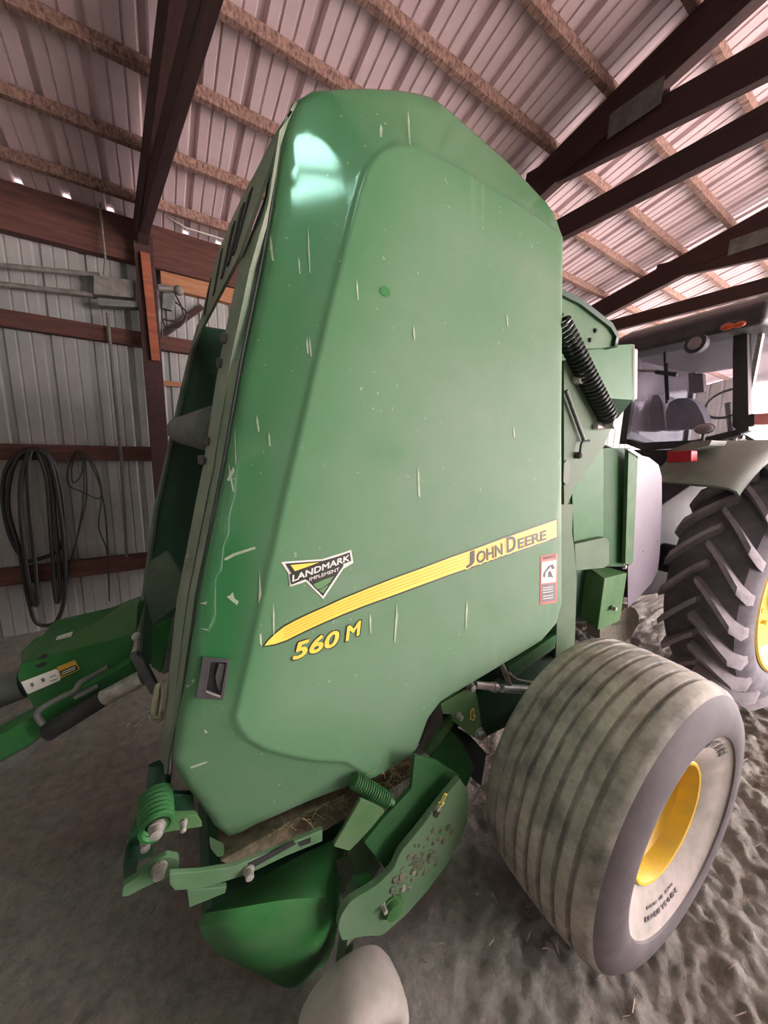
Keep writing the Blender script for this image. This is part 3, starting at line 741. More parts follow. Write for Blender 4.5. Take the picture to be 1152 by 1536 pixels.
MB().prism([V((x, .55, z)) for x, z in ((-.95, .85), (-.1, .85), (-.1, .5), (-.45, .42), (-.9, .55))], (0, 1.0, 0)).build('chamber_belly', 'inner', baler, .01)
# tongue
tg = empty('tongue', (0, 0, 0)); tg.parent = baler
tw = .74
def tpl(name, pxs, w, th, mat, r=0, bevel=.003): return plate(name, pxs, w, th, mat, tg, r, bevel)
side = tpl('tongue_cover', [(205, 950), (30, 996), (25, 1017), (53, 1066), (130, 1022), (195, 984)], tw, .3, 'deep', .01)
MB().prism([b(205, 950, tw), b(30, 996, tw), b(29, 980, tw+.16), b(207, 906, tw+.22)], (0, .12, -.01)).build('cover_top', 'green', tg, .004)
z5 = lambda x, y: (x/4.43, 940+y/4.43)
for q, (mt, nm) in ((((140, 370), (370, 282), (382, 290), (404, 345), (396, 358), (190, 447), (178, 440)), ('decalwhite', 'torn_sticker')), (((376, 270), (498, 222), (530, 285), (408, 342)), ('gold', 'caution_sticker'))):
    sk = MB().prism([b(*z5(*p), tw-.003) for p in q], (0, .002, 0)).build(nm, mt, tg)
    if nm == 'caution_sticker':
        MB().prism([b(*z5(*p), tw-.005) for p in ((396, 298), (504, 254), (522, 284), (412, 330))], (0, .001, 0)).build('sticker_text', 'ink', sk)
        for yy in (0, 14): MB().prism([b(*z5(*p), tw-.007) for p in ((410, 303+yy), (500, 264+yy), (502, 269+yy), (412, 308+yy))], (0, .001, 0)).build('text_line', 'decalwhite', sk)
    else:
        for pp in (((200, 380), (216, 372), (226, 390), (218, 402), (206, 398)), ((270, 350), (290, 340), (300, 360), (282, 372)), ((330, 335), (368, 320), (370, 324), (332, 340)), ((336, 360), (378, 345), (379, 349), (337, 364))):
            MB().prism([b(*z5(*p), tw-.005) for p in pp], (0, .001, 0)).build('faded_print', 'dull', sk)
MB().prism([b(*z5(*p), tw+.11) for p in ((380, 70), (484, 36), (470, 72), (458, 110), (350, 130))], (0, .002, .002)).build('worn_sticker', 'decalwhite', tg)
for q in ([(258, 205), (290, 182), (314, 184), (308, 208), (262, 222)], [(230, 262), (290, 236), (314, 240), (300, 262), (250, 276)]):
    MB().prism([b(*z5(*p), tw-.002) for p in q], (0, .004, 0)).build('cover_slot', 'black', tg)
MB().tube([b(-20, 1046, .95), b(38, 1024, .95)], .05, 14).build('jack_tube', 'dull', tg)
tpl('lower_rail', [(-30, 1118), (62, 1068), (130, 1030), (196, 992), (206, 1010), (120, 1066), (40, 1122), (-30, 1160)], .70, .06, 'deep')
tpl('lower_rail', [(-30, 1160), (40, 1122), (70, 1100), (72, 1112), (20, 1150), (-30, 1180)], .69, .05, 'dull')
MB().tube([b(72, 1098, .66), b(156, 1046, .64)], .026, 14).build('cylinder_barrel', 'black', tg)
MB().tube([b(152, 1049, .64), b(214, 1016, .62)], .024, 14).build('cylinder_rod', 'zinc', tg)
MB().tube(smooth_path([b(*p, .66) for p in ((64, 1086), (56, 1074), (60, 1064), (90, 1046), (112, 1036), (120, 1024), (134, 1016), (163, 1000))], 4), .008, 8).build('lift_handle', 'dull', tg)
MB().tube([b(112, 1046, .66), b(148, 1028, .66)], .008, 8).build('latch_rod', 'dull', tg)
MB().prism([b(x, y, .6) for x, y in ((194, 986), (204, 982), (214, 988), (240, 1038), (232, 1048), (224, 1040))], (0, .03, 0)).build('cylinder_lug', 'plastic', tg, .003)
MB().ball(b(205, 955, .7), .014).build('pivot_pin', 'steel', tg)
cord = MB()
for k in range(4):
    cord.tube(smooth_path([b(x+k*1.4-2, y, .47-.006*k) for x, y in ((236, 1030), (232, 1052), (230, 1070), (236, 1076), (240, 1060), (243, 1036), (241, 1026))], 5, True), .0035, 6, True)
cord.build('cord_loop', 'cream', baler)
MB().tube(smooth_path([b(x, y, .47) for x, y in ((226, 1070), (228, 1079), (236, 1082), (242, 1076), (242, 1068))], 5), .006, 6).build('cord_hook', 'zinc', baler)

# wheel
wheel = empty('wheel', (0, 0, .506)); wheel.parent = baler
R = .521
prof = [(-.165, .222), (-.19, .25), (-.222, .32), (-.237, .40), (-.226, .455), (-.205, .49), (-.188, .502)]
gr = [-.145, -.097, -.048, 0, .048, .097, .145]
crown = lambda a: R-.018*(abs(a)/.19)**2.4
for g_ in gr: prof += [(g_-.010, crown(g_)), (g_-.007, crown(g_)-.018), (g_+.005, crown(g_)-.018), (g_+.008, crown(g_))]
prof += [(.186, .504), (.193, .499), (.205, .488), (.226, .455), (.237, .41), (.2375, .385), (.236, .368), (.232, .357), (.226, .353), (.22, .345), (.208, .31), (.196, .275), (.18, .245), (.165, .222)]
mb = MB().lathe(prof, (0, 0, 0), (0, -1, 0), 144)
for p in mb.v:
    lo = -.506
    if p.z < lo+.012: p.z = max(p.z, lo+.004)
ty = mb.build('tyre', 'tyre', wheel, angle=30)
ty.data.materials.append(M['sidewall']); ty.data.materials.append(M['sidedust'])
for f in ty.data.polygons:
    c = f.center; a = -c.y; r_ = math.hypot(c.x, c.z)
    f.material_index = 0 if (abs(a) < .2 and r_ > .48) else (2 if a > 0 and r_ < .352 else 1)
rim = MB().lathe([(.163, .222), (.176, .226), (.181, .221), (.179, .213), (.160, .206), (.125, .203), (.115, .196), (.105, .182), (.04, .180), (.03, .172), (-.01, .170), (-.03, .150), (-.036, .06), (-.036, 0)], (0, 0, 0), (0, -1, 0), 64)
rim.build('rim', 'rimyellow', wheel, angle=30)
MB().lathe([(-.036, .075), (.0, .072), (.02, .05), (.02, 0)], (0, 0, 0), (0, -1, 0), 24).build('hub', 'hubdark', wheel)
for j in range(6):
    t = 2*PI*j/6; MB().lathe([(-.04, .013), (-.012, .013), (-.012, 0)], (.105*math.cos(t), 0, .105*math.sin(t)), (0, -1, 0), 6).build('lug_nut', 'zinc', wheel)
def side_text(s, a_mid, span, rad, hgt, mat):
    n = len(s)
    for i, ch in enumerate(s):
        if ch == ' ': continue
        t = a_mid + span*(.5-(i+.5)/n)        # angle from the front, seen from outside
        e_r = V((math.cos(t), 0, math.sin(t))); e_t = V((math.sin(t), 0, -math.cos(t)))
        slope = V((e_r.x, -.4, e_r.z)).normalized()
        w = span/n*rad*.78
        a = .19+(rad-.265)*.36
        o = e_r*rad + V((0, -a-.004, 0)) - e_t*w/2
        text_mesh('sidewall_letter', ch, o, e_t*w, slope*hgt, mat, wheel, .03)
side_text('TITAN', math.radians(62), math.radians(52), .30, .036, 'sidewall')
side_text('21.5L-16.1', math.radians(262), math.radians(46), .30, .014, 'sidewall')
side_text('MADE IN U.S.A.', math.radians(262), math.radians(40), .275, .010, 'sidewall')
ax = MB().tube([V((0, .05, 0)), V((0, .65, 0))], .05, 14).build('axle', 'deep', wheel)

# frame rails and linkage under the panel
plate('frame_rail', [(700, 1062), (752, 1010), (832, 955), (846, 960), (846, 985), (800, 1030), (760, 1090), (720, 1110)], .44, .1, 'inner')
plate('frame_angle', [(760, 1003), (834, 952), (834, 966), (772, 1012)], .40, .02, 'deep')
plate('frame_angle', [(764, 1012), (833, 966), (833, 972), (772, 1016)], .40, .02, 'pale')
br = plate('lift_bracket', [(661, 1056), (700, 1034), (711, 1026), (717, 1050), (724, 1093), (719, 1110), (708, 1105), (680, 1082), (677, 1072), (664, 1071)], .30, .012, 'green')
for x, y, r in ((705, 1029, .014), (687, 1073, .011), (719, 1100, .018)): bolt(x, y, .298, r, br)
ar = [(705, 1064), (711, 1066), (713, 1072), (714, 1078), (709, 1081), (704, 1079), (707, 1075)]
MB().prism([b(600+x/6.4, 1000+y/6.4, .298) for x, y in ((693, 405), (710, 402), (712, 470), (728, 466), (705, 522), (666, 498), (680, 492), (676, 440))], (0, .001, 0)).build('arrow_decal', 'yellow', br)
MB().prism([b(600+x/6.4, 1000+y/6.4, .296) for x, y in ((694, 418), (704, 415), (706, 478), (716, 478), (703, 510), (680, 496), (688, 490), (684, 444))], (0, .001, 0)).build('arrow_fill', 'green', br)
cy = MB().tube([b(712, 1027, .33), b(742, 1030, .33)], .015, 12).build('lift_cylinder', 'steel', baler)
MB().tube([b(738, 1030, .33), b(744, 1031, .33)], .02, 12).build('rod_collar', 'steel', cy)
MB().tube([b(743, 1031, .33), b(752, 1031, .33)], .007, 8).build('rod_neck', 'zinc', cy)
MB().tube([b(752, 1032, .33), b(810, 1036, .33)], .018, 14).build('barrel', 'steel', cy)
MB().tube([b(764, 1026, .33), b(757, 1008, .33), b(751, 994, .34)], .012, 8).build('port_elbow', 'zinc', cy)
MB().tube(smooth_path([b(x, y, .33) for x, y in ((762, 1008), (774, 1018), (788, 1022), (806, 1024))]), .005, 6).build('oil_hose', 'cream', cy)
MB().tube(smooth_path([b(x, y, .34) for x, y in ((744, 994), (746, 1010), (756, 1018))]), .007, 6).build('oil_hose', 'black', cy)
plate('rubber_flap', [(596, 1158), (606, 1148), (630, 1120), (640, 1090), (655, 1060), (662, 1052), (666, 1092), (645, 1122), (625, 1140)], .42, .008, 'flap')
plate('channel_top', [(670, 1086), (678, 1078), (681, 1086), (660, 1118), (644, 1134), (638, 1130)], .34, .02, 'green')
plate('channel_side', [(678, 1098), (692, 1112), (712, 1150), (700, 1180), (645, 1136), (660, 1118)], .37, .03, 'deep')
plate('twine_shield', [(680, 1090), (706, 1104), (730, 1130), (722, 1180), (700, 1160), (684, 1120)], .46, .02, 'black')

# pickup
pk = empty('pickup', (0, 0, 0)); pk.parent = baler
z6 = lambda x, y: (160+x/2.057, 1080+y/2.057)
# curved end shell
def sq(px, py, w): return b(px, py, w)
rows = [([(318, 1362), (372, 1330), (440, 1290), (495, 1262), (520, 1240), (540, 1226)], .34),
        ([(312, 1366), (372, 1345), (440, 1318), (490, 1298), (508, 1288), (516, 1280)], .27),
        ([(305, 1372), (360, 1362), (430, 1350), (485, 1346), (500, 1344), (508, 1340)], .20),
        ([(300, 1386), (350, 1388), (420, 1386), (478, 1386), (498, 1384), (506, 1380)], .19),
        ([(306, 1404), (352, 1412), (415, 1424), (470, 1424), (490, 1420), (502, 1412)], .21),
        ([(322, 1424), (366, 1438), (420, 1456), (458, 1452), (478, 1446), (492, 1438)], .25),
        ([(340, 1436), (382, 1456), (424, 1478), (446, 1478), (462, 1474), (474, 1466)], .32)]
sh = MB()
sh.loft([smooth_path([b(x, y, w+(.0 if 0 < i < 4 else .05)) for i, (x, y) in enumerate(r_)], 5) for r_, w in rows])
shell = sh.build('pickup_shell', 'deep', pk, angle=40, solid=.006)
MB().prism([b(x, y, .36) for x, y in ((318, 1362), (540, 1226), (516, 1300), (505, 1400), (474, 1462), (424, 1474), (340, 1432), (304, 1400))], (.0, .9, 0)).build('pickup_drum', 'inner', pk)
# flat hay guard bars above the shell
plate('slotted_bar', [(254, 1311), (300, 1308), (352, 1300), (420, 1272), (484, 1244), (484, 1262), (430, 1284), (372, 1312), (300, 1334), (262, 1336), (254, 1326)], .20, .012, 'mid', pk)
plate('bar_slot', [(372, 1296), (440, 1262), (444, 1266), (376, 1304)], .198, .004, 'black', pk, 0, 0)
plate('bar_slot', [(448, 1264), (466, 1257), (466, 1264), (450, 1270)], .198, .004, 'black', pk, 0, 0)
plate('lower_bar', [(280, 1336), (340, 1330), (338, 1340), (298, 1356), (284, 1362)], .24, .012, 'mid', pk)
plate('chaff_ledge', [(330, 1292), (430, 1236), (535, 1182), (620, 1140), (625, 1160), (545, 1210), (490, 1245), (352, 1300)], .30, .3, 'chaff', pk)['kind'] = 'stuff'
bolt(373, 1305, .198, .011, pk); 
hay = MB()
for k in range(240):
    t = random.random(); x = 405+t*215; y = 1252-t*108+random.uniform(-8, 16); w = .27+random.random()*.1
    p = b(x, y, w); d = V((random.uniform(-1, 1), random.uniform(-.6, .3), random.uniform(-1.2, .5)))*random.uniform(.02, .06)
    hay.tube([p, p+d*.5+V((0, 0, .004)), p+d], .0009, 3)
for k in range(60):
    p = b(random.uniform(565, 625), random.uniform(1140, 1180), .25); d = V((random.uniform(-1, 1), random.uniform(-.6, .2), random.uniform(-1, .6)))*random.uniform(.03, .08)
    hay.tube([p, p+d*.5+V((0, 0, .008)), p+d], .001, 3)
tag(hay.build('loose_hay', 'hay', pk), kind='stuff')
plate('guard_flap', [(541, 1199), (574, 1212), (578, 1222), (524, 1277), (500, 1270)], .19, .01, 'green', pk, .006)
rl = MB(); pa, pb_ = b(530, 1170, .24), b(582, 1200, .20)
for k in range(16): rl.lathe([(-.004, .019), (-.001, .024), (.001, .024), (.004, .019)], pa.lerp(pb_, (k+.5)/16), pb_-pa, 16)
rl.tube([pa, pb_], .0195, 14); rl.tube([pb_, pb_+(pb_-pa).normalized()*.02], .012, 10)
rl.build('ribbed_hose', 'deep', pk)
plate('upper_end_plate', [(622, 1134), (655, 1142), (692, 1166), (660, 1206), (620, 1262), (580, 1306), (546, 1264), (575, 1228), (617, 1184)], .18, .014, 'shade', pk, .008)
plate('inner_gusset', [(524, 1268), (545, 1256), (572, 1300), (548, 1336), (530, 1310)], .25, .012, 'mid', pk)
plate('inner_tine_plate', [(506, 1300), (528, 1290), (548, 1336), (520, 1360), (506, 1330)], .28, .02, 'edge', pk)
ep = plate('end_plate', [(690, 1168), (703, 1188), (701, 1235), (690, 1262), (672, 1296), (640, 1338), (610, 1372), (573, 1404), (545, 1405), (513, 1412), (507, 1392), (511, 1374), (524, 1354), (566, 1328), (590, 1304), (600, 1280), (628, 1246), (660, 1204)], .13, .02, 'mid', pk, .012)
bolt(588, 1360, .128, .03, ep, .018, 'hub_cap', 'green'); bolt(574, 1358, .13, .008, ep)
for x, y in ((619, 1307), (604, 1332), (657, 1212)): bolt(x, y, .13, .008, ep, .006)
MB().prism(fillet([b(x, y, .126) for x, y in ((653, 1216), (661, 1216), (656, 1228), (650, 1226))], .01), (0, .004, 0)).build('slot_hole', 'black', ep)
z8 = lambda x, y: (420+x/3.84, 1100+y/3.84)
MB().prism([b(*z8(x, y), .127) for x, y in ((948, 345), (965, 350), (938, 400), (950, 402), (920, 432), (912, 396), (924, 396))], (0, .001, 0)).build('arrow_decal', 'yellow', ep)
MB().prism([b(*z8(x, y), .125) for x, y in ((951, 354), (959, 357), (932, 404), (940, 407), (922, 422), (919, 402), (928, 402))], (0, .001, 0)).build('arrow_fill', 'mid', ep)
md_ = MB()
for k in range(60):
    t = random.random(); x = 590+70*random.random()+random.gauss(0, 10); y = 1350-1.15*(x-590)+random.gauss(-10, 18)
    md_.ball(b(x, y, .13), random.uniform(.004, .013), 1.2, .5, 1, 7, Matrix.Rotation(random.random()*3, 3, 'Y'))
tag(md_.build('caked_mud', 'mud', ep), kind='stuff')
plate('mount_tab', [(540, 1150+180), (560, 1322), (566, 1340), (548, 1350)], .16, .03, 'deep', pk)
# linkage at the front corner
z7 = lambda x, y: (160+x/4.8, 1140+y/4.8)
lk = empty('pickup_linkage', (0, 0, 0)); lk.parent = baler
def lpl(name, q, w, th, mat, r=.004): return plate(name, [z7(*p) for p in q], w, th, mat, lk, r)
lpl('link_plate', ((250, 330), (330, 250), (620, 250), (640, 420), (500, 480), (330, 540), (330, 700), (120, 740), (160, 560)), .36, .015, 'inner')
lpl('swing_arm', ((120, 910), (200, 860), (330, 740), (430, 690), (516, 708), (520, 780), (430, 850), (250, 930), (150, 985), (104, 985)), .27, .016, 'mid')
lpl('upper_link', ((300, 470), (430, 404), (640, 396), (690, 480), (430, 520), (330, 545), (290, 520)), .30, .014, 'green')
lpl('post_stub', ((118, 740), (170, 716), (220, 740), (210, 850), (120, 880)), .32, .05, 'inner')
lpl('panel_stop', ((740, 600), (848, 650), (840, 690), (800, 700), (750, 640)), .31, .02, 'mid')
spg = [z7(350, 250), z7(360, 490)]; p0, p1 = b(*spg[0], .38), b(*spg[1], .29)
d_ = (p1-p0).normalized(); e1 = d_.cross(V((0, 0, 1))).normalized(); e2 = d_.cross(e1)
MB().tube([p0+(p1-p0)*(i/120)+(e1*math.cos(i*.38)+e2*math.sin(i*.38))*.033 for i in range(121)], .0075, 6).build('coil_spring', 'deep', lk)
for q, r in (((362, 488), .014), ((282, 592), .011), ((380, 782), .013), ((552, 455), .007)): bolt(*z7(*q), .262 if q[0] != 282 else .34, r, lk)
MB().tube([b(*z7(390, 20), .45), b(*z7(370, 230), .42)], .03, 10).build('support_tube', 'inner', lk)

# gauge wheel
gw = empty('gauge_wheel', V((-1.085, .085, .150))); gw.parent = baler
mb = MB().lathe([(-.07, 0.070), (-.08, 0.096), (-.082, 0.122), (-.072, 0.141), (-.045, 0.152), (0, 0.156), (.045, 0.152), (.065, 0.144), (.076, 0.129), (.078, 0.113), (.072, 0.096), (.062, 0.078), (.056, 0.068)], (0, 0, 0), (0, -1, 0), 64)
mb.build('tyre', 'sidedust', gw)
MB().lathe([(.056, .07), (.062, .072), (.056, .062), (.02, .058), (.015, .03), (.04, .03), (.04, 0)], (0, 0, 0), (0, -1, 0), 32).build('rim', 'hubdark', gw)
MB().bar(V((0, .10, 0)), V((.06, .14, .28)), .03, .05).build('fork_arm', 'pale', gw)

# rear: post, gate, spring, light bracket
plate('side_plate', [(846, 540), (872, 545), (896, 575), (905, 608), (918, 640), (904, 674), (862, 732), (846, 770)], .40, .02, 'pale', baler, .006)
plate('plate_slot', [(846, 695), (850, 690), (855, 694), (855, 722), (849, 728), (845, 722)], .396, .006, 'edge')
plate('rear_post', [(838, 756), (862, 756), (860, 770), (859, 800), (862, 820), (866, 870), (862, 990), (833, 990), (836, 900)], .40, .06, 'pale', baler, 0, .006)
plate('top_hood', [(800, 420), (848, 444), (870, 456), (916, 492), (924, 506), (922, 519), (900, 522), (846, 524)], .42, .03, 'mid', baler, .01)
hd = MB()
hp = [b(x, y, .405) for x, y in ((800, 414), (848, 440), (872, 452), (918, 488), (927, 504), (924, 520))]
hd.loft([hp, [p+V((0, .5, 0)) for p in hp]]); hd.build('hood_rim', 'inner', baler, solid=.022)
for x, y in ((885, 510), (893, 496)): bolt(x, y, .418, .008, baler, .006, 'hood_bolt', 'black')
lb = plate('light_bracket', [(872, 521), (947, 516), (950, 518), (949, 600), (900, 597), (868, 590)], .455, .012, 'deep')
MB().prism([b(902, 598, .455), b(949, 600, .455), b(921, 634, .56)], (0, .05, .0)).build('bracket_gusset', 'inner', lb)
MB().prism([b(947, 516, .455), b(952, 517, .455), b(952, 601, .455), b(949, 602, .455)], (.03, .05, 0)).build('bracket_lip', 'pale', lb)
MB().prism(fillet([b(952, 522, .47), b(957, 524, .47), b(956, 598, .47), b(951, 600, .47)], .01), (0, .09, 0)).build('marker_light', 'pinklens', lb, .003)
sp0, sp1 = b(838, 480, .37), b(915, 632, .37)
d_ = (sp1-sp0).normalized(); e1 = d_.cross(V((0, 1, 0))).normalized(); e2 = V((0, 1, 0))
N = 27*14; hx = []
for i in range(N+1):
    t = i/N; rr = .034*min(1, .45+(1-t)*12)
    hx.append(sp0+(sp1-sp0)*(t*.985)+(e1*math.cos(2*PI*i/14)+e2*math.sin(2*PI*i/14))*rr)
spr = MB().tube(hx, .0075, 7).build('tension_spring', 'springs', baler)
MB().lathe([(-.02, .0), (-.02, .022), (.03, .022), (.03, 0)], b(914, 636, .37), (0, -1, 0), 12).build('spring_anchor', 'steel', spr)
MB().tube([b(893, 640, .39), b(905, 640, .39)], .014, 10).build('anchor_pin', 'steel', spr)
MB().lathe([(0, 0), (0, .022), (.03, .022), (.03, 0)], b(864, 569, .40), (0, -1, 0), 14).build('gate_pin', 'steel', baler)
MB().tube([b(849, 586, .385), b(876, 660, .385)], .0085, 10).build('gate_rod', 'dull', baler)
MB().tube(smooth_path([b(x, y, .38) for x, y in ((884, 661), (876, 662), (872, 666), (870, 680))]), .005, 8).build('rod_clip', 'springs', baler)
MB().ball(b(868, 683, .39), .016).build('rod_knob', 'hubdark', baler)
plate('gate_side', [(858, 735), (902, 675), (906, 672), (906, 850), (862, 850)], .47, .03, 'deep')
plate('gate_channel', [(906, 672), (946, 672), (946, 850), (906, 850)], .50, .04, 'shade')
plate('channel_lip', [(943, 674), (957, 688), (950, 842), (946, 848), (938, 846)], .46, .02, 'mid')
sg = plate('reflector_board', [(957, 682), (974, 686), (988, 697), (993, 715), (993, 760), (990, 830), (987, 856), (978, 874), (964, 890), (942, 912), (942, 850), (948, 840)], .475, .004, 'white', baler, .004)
for x, y in ((987, 812), (965, 827)): bolt(x, y, .474, .005, sg, .004, 'board_bolt', 'zinc')
MB().prism([b(941, 674, .45), b(946, 673, .45), b(962, 683, .45), b(958, 685, .45)], (0, .02, 0)).build('board_clip', 'steel', sg)
plate('cross_tube', [(862, 816), (908, 806), (914, 812), (914, 846), (906, 852), (864, 856)], .44, .12, 'pale', baler, .006)
bxp = [(885, 850), (907, 868), (906, 936), (880, 928)]
bx1 = [b(885, 851, .50), b(907, 868, .42), b(906, 937, .42), b(883, 930, .50)]
bx2 = [b(907, 868, .42), b(941, 859, .44), b(941, 918, .44), b(906, 937, .42)]
mbx = MB().prism([bx1[0], bx1[1], bx2[1], bx2[1]+V((.0, .14, 0)), bx1[0]+V((0, .08, 0))], (0, 0, -.30))
bxo = mbx.build('gate_latch_box', 'green', baler, .006)
bolt(919, 912, .418, .012, bxo); bolt(936, 850, .43, .012, bxo, .012)
plate('rear_sill', [(860, 850), (884, 850), (884, 930), (872, 934), (862, 936)], .52, .02, 'inner')
wt = plate('counterweight', [(900, 940), (944, 908), (954, 914), (959, 924), (957, 938), (945, 958), (938, 962), (900, 960)], .62, .09, 'cast', baler, .004, .006)
zz8 = lambda x, y: (820+x/3.47, 640+y/3.47)
lettering('cast_letters', 'ATM 20', (340, 1036), (440, 1024), (340, 1018), 'edge', wt, 0, .02, 0, 1.0, lambda x, y, l: b(x, y, .616), zz8)

# ------------------------------------------------------------------ the tractor
T = Frame((3.74, .61, 0), math.radians(-8))
tr = tag(empty('tractor', T.o, T.ang), 'big green tractor with dark cab and yellow rear wheels parked behind the baler', 'tractor')
XR = .42
t0 = lambda px, py, x=XR: T.at(px, py, x, 0)
def trear(name, q, x, th, mat, r=0, parent=tr, bevel=.006):
    pts = [t0(p[0], p[1], p[2] if len(p) > 2 else x) for p in q]
    if r: pts = fillet(pts, r)
    return MB().prism(pts, (th, 0, 0)).build(name, mat, parent, bevel)
def tractor_wheel(y, s):
    w = empty('rear_wheel', (0, y, .885)); w.parent = tr
    RR = .905; h = .21
    pf = [(-.19, .60), (-.215, .64), (-.235, .70), (-.222, .78), (-.19, .822), (-.1, .842), (0, .846), (.1, .842), (.19, .822), (.222, .78), (.235, .70), (.215, .64), (.19, .60)]
    MB().lathe(pf, (0, 0, 0), (0, -1, 0), 96).build('tyre', 'tracrub', w)
    lug = MB(); n = 23
    for k in range(n):
        for sd in (-1, 1):
            t_ = 2*PI*(k+(.5 if sd > 0 else 0))/n; secs = []
            for j in range(7):
                f = j/6; a = sd*(-.015+.245*f)
                if f < .85: rt_ = RR+.004-.008*f; rb = .82
                else: rt_ = RR-.06; rb = .76
                th = t_+.34*f**1.15; hw = (.019+.005*f)/RR; hb = hw*1.45
                P = lambda r, t, aa=a: V((-math.cos(t)*r, -aa, -math.sin(t)*r))
                secs.append([P(rb, th-hb), P(rt_, th-hw), P(rt_, th+hw), P(rb, th+hb)])
            vs = [p for q in secs for p in q]; fs = []
            for j in range(6):
                for i in range(3): fs.append((j*4+i, j*4+i+1, j*4+i+5, j*4+i+4))
            fs += [(0, 1, 2, 3), (27, 26, 25, 24)]
            lug.add(vs, fs)
    lug.build('tread_lugs', 'lugdust', w, angle=50)
    MB().lathe([(.19*s, .605), (.205*s, .61), (.215*s, .60), (.21*s, .575), (.17*s, .55), (.12*s, .52), (.09*s, .48), (.10*s, .38), (.10*s, .30), (.12*s, .22), (.16*s, .20), (.17*s, .14), (.17*s, 0)], (0, 0, 0), (0, -1, 0), 72).build('rim', 'rimdust', w)
    for k in range(8):
        t_ = 2*PI*(k+.25)/8
        MB().lathe([(.085*s, .045), (.103*s, .043), (.107*s, .034), (.093*s, .028), (.093*s, 0)], (.43*math.cos(t_), 0, .40*math.sin(t_)), (0, -1, 0), 20).build('rim_hole', 'hubdark', w)
    for k in range(12):
        t_ = 2*PI*k/12
        MB().lathe([(.09*s, .018), (.125*s, .018), (.125*s, 0)], (.29*math.cos(t_), 0, .29*math.sin(t_)), (0, -1, 0), 6).build('lug_nut', 'rimdust', w)
    return w
tractor_wheel(0, 1); tractor_wheel(1.9, -1)
MB().tube([(0, .05, .885), (0, 1.85, .885)], .13, 14).build('rear_axle', 'trdark', tr)
MB().prism([(-.45, .65, .55), (-.45, .65, 1.25), (.4, .65, 1.6), (2.6, .65, 1.5), (2.6, .65, .7), (.4, .65, .5)], (0, .6, 0)).build('chassis', 'trdark', tr, .02)
MB().prism([(1.9, .6, 1.1), (1.9, .6, 1.95), (3.6, .6, 1.75), (3.7, .6, 1.1)], (0, .7, 0)).build('engine_hood', 'trgreen', tr, .05)
for y in (.25, 1.65):
    fwl = empty('front_wheel', (3.2, y, .62)); fwl.parent = tr
    MB().lathe([(-.15, .38), (-.2, .5), (-.18, .6), (0, .62), (.18, .6), (.2, .5), (.15, .38)], (0, 0, 0), (0, -1, 0), 48).build('tyre', 'tracrub', fwl)
    MB().lathe([(.15, .39), (.1, .34), (.04, .15), (.1, .1), (.1, 0)], (0, 0, 0), (0, -1, 0), 36).build('rim', 'rimdust', fwl)
MB().tube([(3.2, .25, .62), (3.2, 1.65, .62)], .07, 10).build('front_axle', 'trdark', tr)
# three point hitch and drawbar
MB().prism([(-.95, .75, .42), (-.95, .75, .55), (-.3, .75, .62), (-.3, .75, .45)], (0, .1, 0)).build('hitch_arm', 'trdark', tr, .01)
MB().prism([(-.95, 1.05, .42), (-.95, 1.05, .55), (-.3, 1.05, .62), (-.3, 1.05, .45)], (0, .1, 0)).build('hitch_arm', 'trdark', tr, .01)
MB().tube([(-.8, .8, .5), (-.5, .78, 1.05)], .03, 8).build('lift_link', 'trdark', tr)
# fenders
def fender(y, s):
    pf = [(-.45*s, 1.02), (-.06*s, 1.02), (.0*s, 1.01), (.03*s, .985), (.035*s, .95)]
    return MB().lathe(pf, (0, y, .885), (0, -1, 0), 36, math.radians(-150), math.radians(-44)).build('fender', 'trgreen', tr, solid=.02, angle=60)
fn = fender(0, 1); fender(1.9, -1)
trear('tail_reflector', [(1000, 677), (1037, 675), (1037, 692), (1000, 694)], -.74, .08, 'redlens', .01, fn)
trear('lamp_bracket', [(1000, 676), (1040, 662), (1068, 660), (1064, 668), (1037, 675)], -.62, .2, 'trgreen', .01, fn)
c = t0(1057, 643, -.45)
MB().ball(c, .052, .55, 1.25, .75, 16).build('work_lamp', 'trdark', fn); MB().ball(c+V((-.012, 0, 0)), .048, .5, 1.2, .7, 16).build('lamp_lens', 'lampglass', fn)
MB().tube([c, c+V((0, 0, -.12))], .012, 8).build('lamp_stalk', 'trdark', fn)
# cab
cab = empty('cab', (0, 0, 0)); cab.parent = tr
def cpl(name, q, x, th, mat, r=0): return trear(name, q, x, th, mat, r, cab)
pr = t0(1121, 570); YS = pr.y
pl_y = 2*.95-YS
cpl('corner_post', [(1099, 503), (1121, 500), (1123, 646), (1112, 650), (1098, 640)], XR, .07, 'trdark')
cpl('rear_sill', [(930, 655), (960, 664), (1040, 660), (1112, 642), (1112, 652), (1040, 670), (962, 675), (934, 664)], XR+.02, .10, 'trdark')
zb = t0(1100, 640).z; zt = t0(1100, 503).z
g0 = MB().prism([(XR+.05, YS+.02, zb-.12), (XR+.05, pl_y-.02, zb-.12), (XR+.05, pl_y-.02, zt+.02), (XR+.05, YS+.02, zt+.02)], (.004, 0, 0)).build('rear_window', 'glass', cab)
MB().prism([(XR, pl_y-.07, zb-.14), (XR, pl_y, zb-.14), (XR, pl_y, zt+.05), (XR, pl_y-.07, zt+.05)], (.07, 0, 0)).build('corner_post', 'trdark', cab)
sx = 1.75
for y in (YS, pl_y):
    MB().bar((sx, y, zb-.3), (sx-.1, y, zt), .06, .06, (1, 0, 0)).build('front_post', 'trdark', cab)
    MB().bar((XR+.05, y, zb-.02), (sx, y, zb-.28), .05, .08).build('door_sill', 'trdark', cab)
    MB().prism([(XR+.14, y, zb-.02), (sx-.05, y, zb-.25), (sx-.12, y, zt), (XR+.14, y, zt)], (0, .004, 0)).build('door_glass', 'glass', cab)
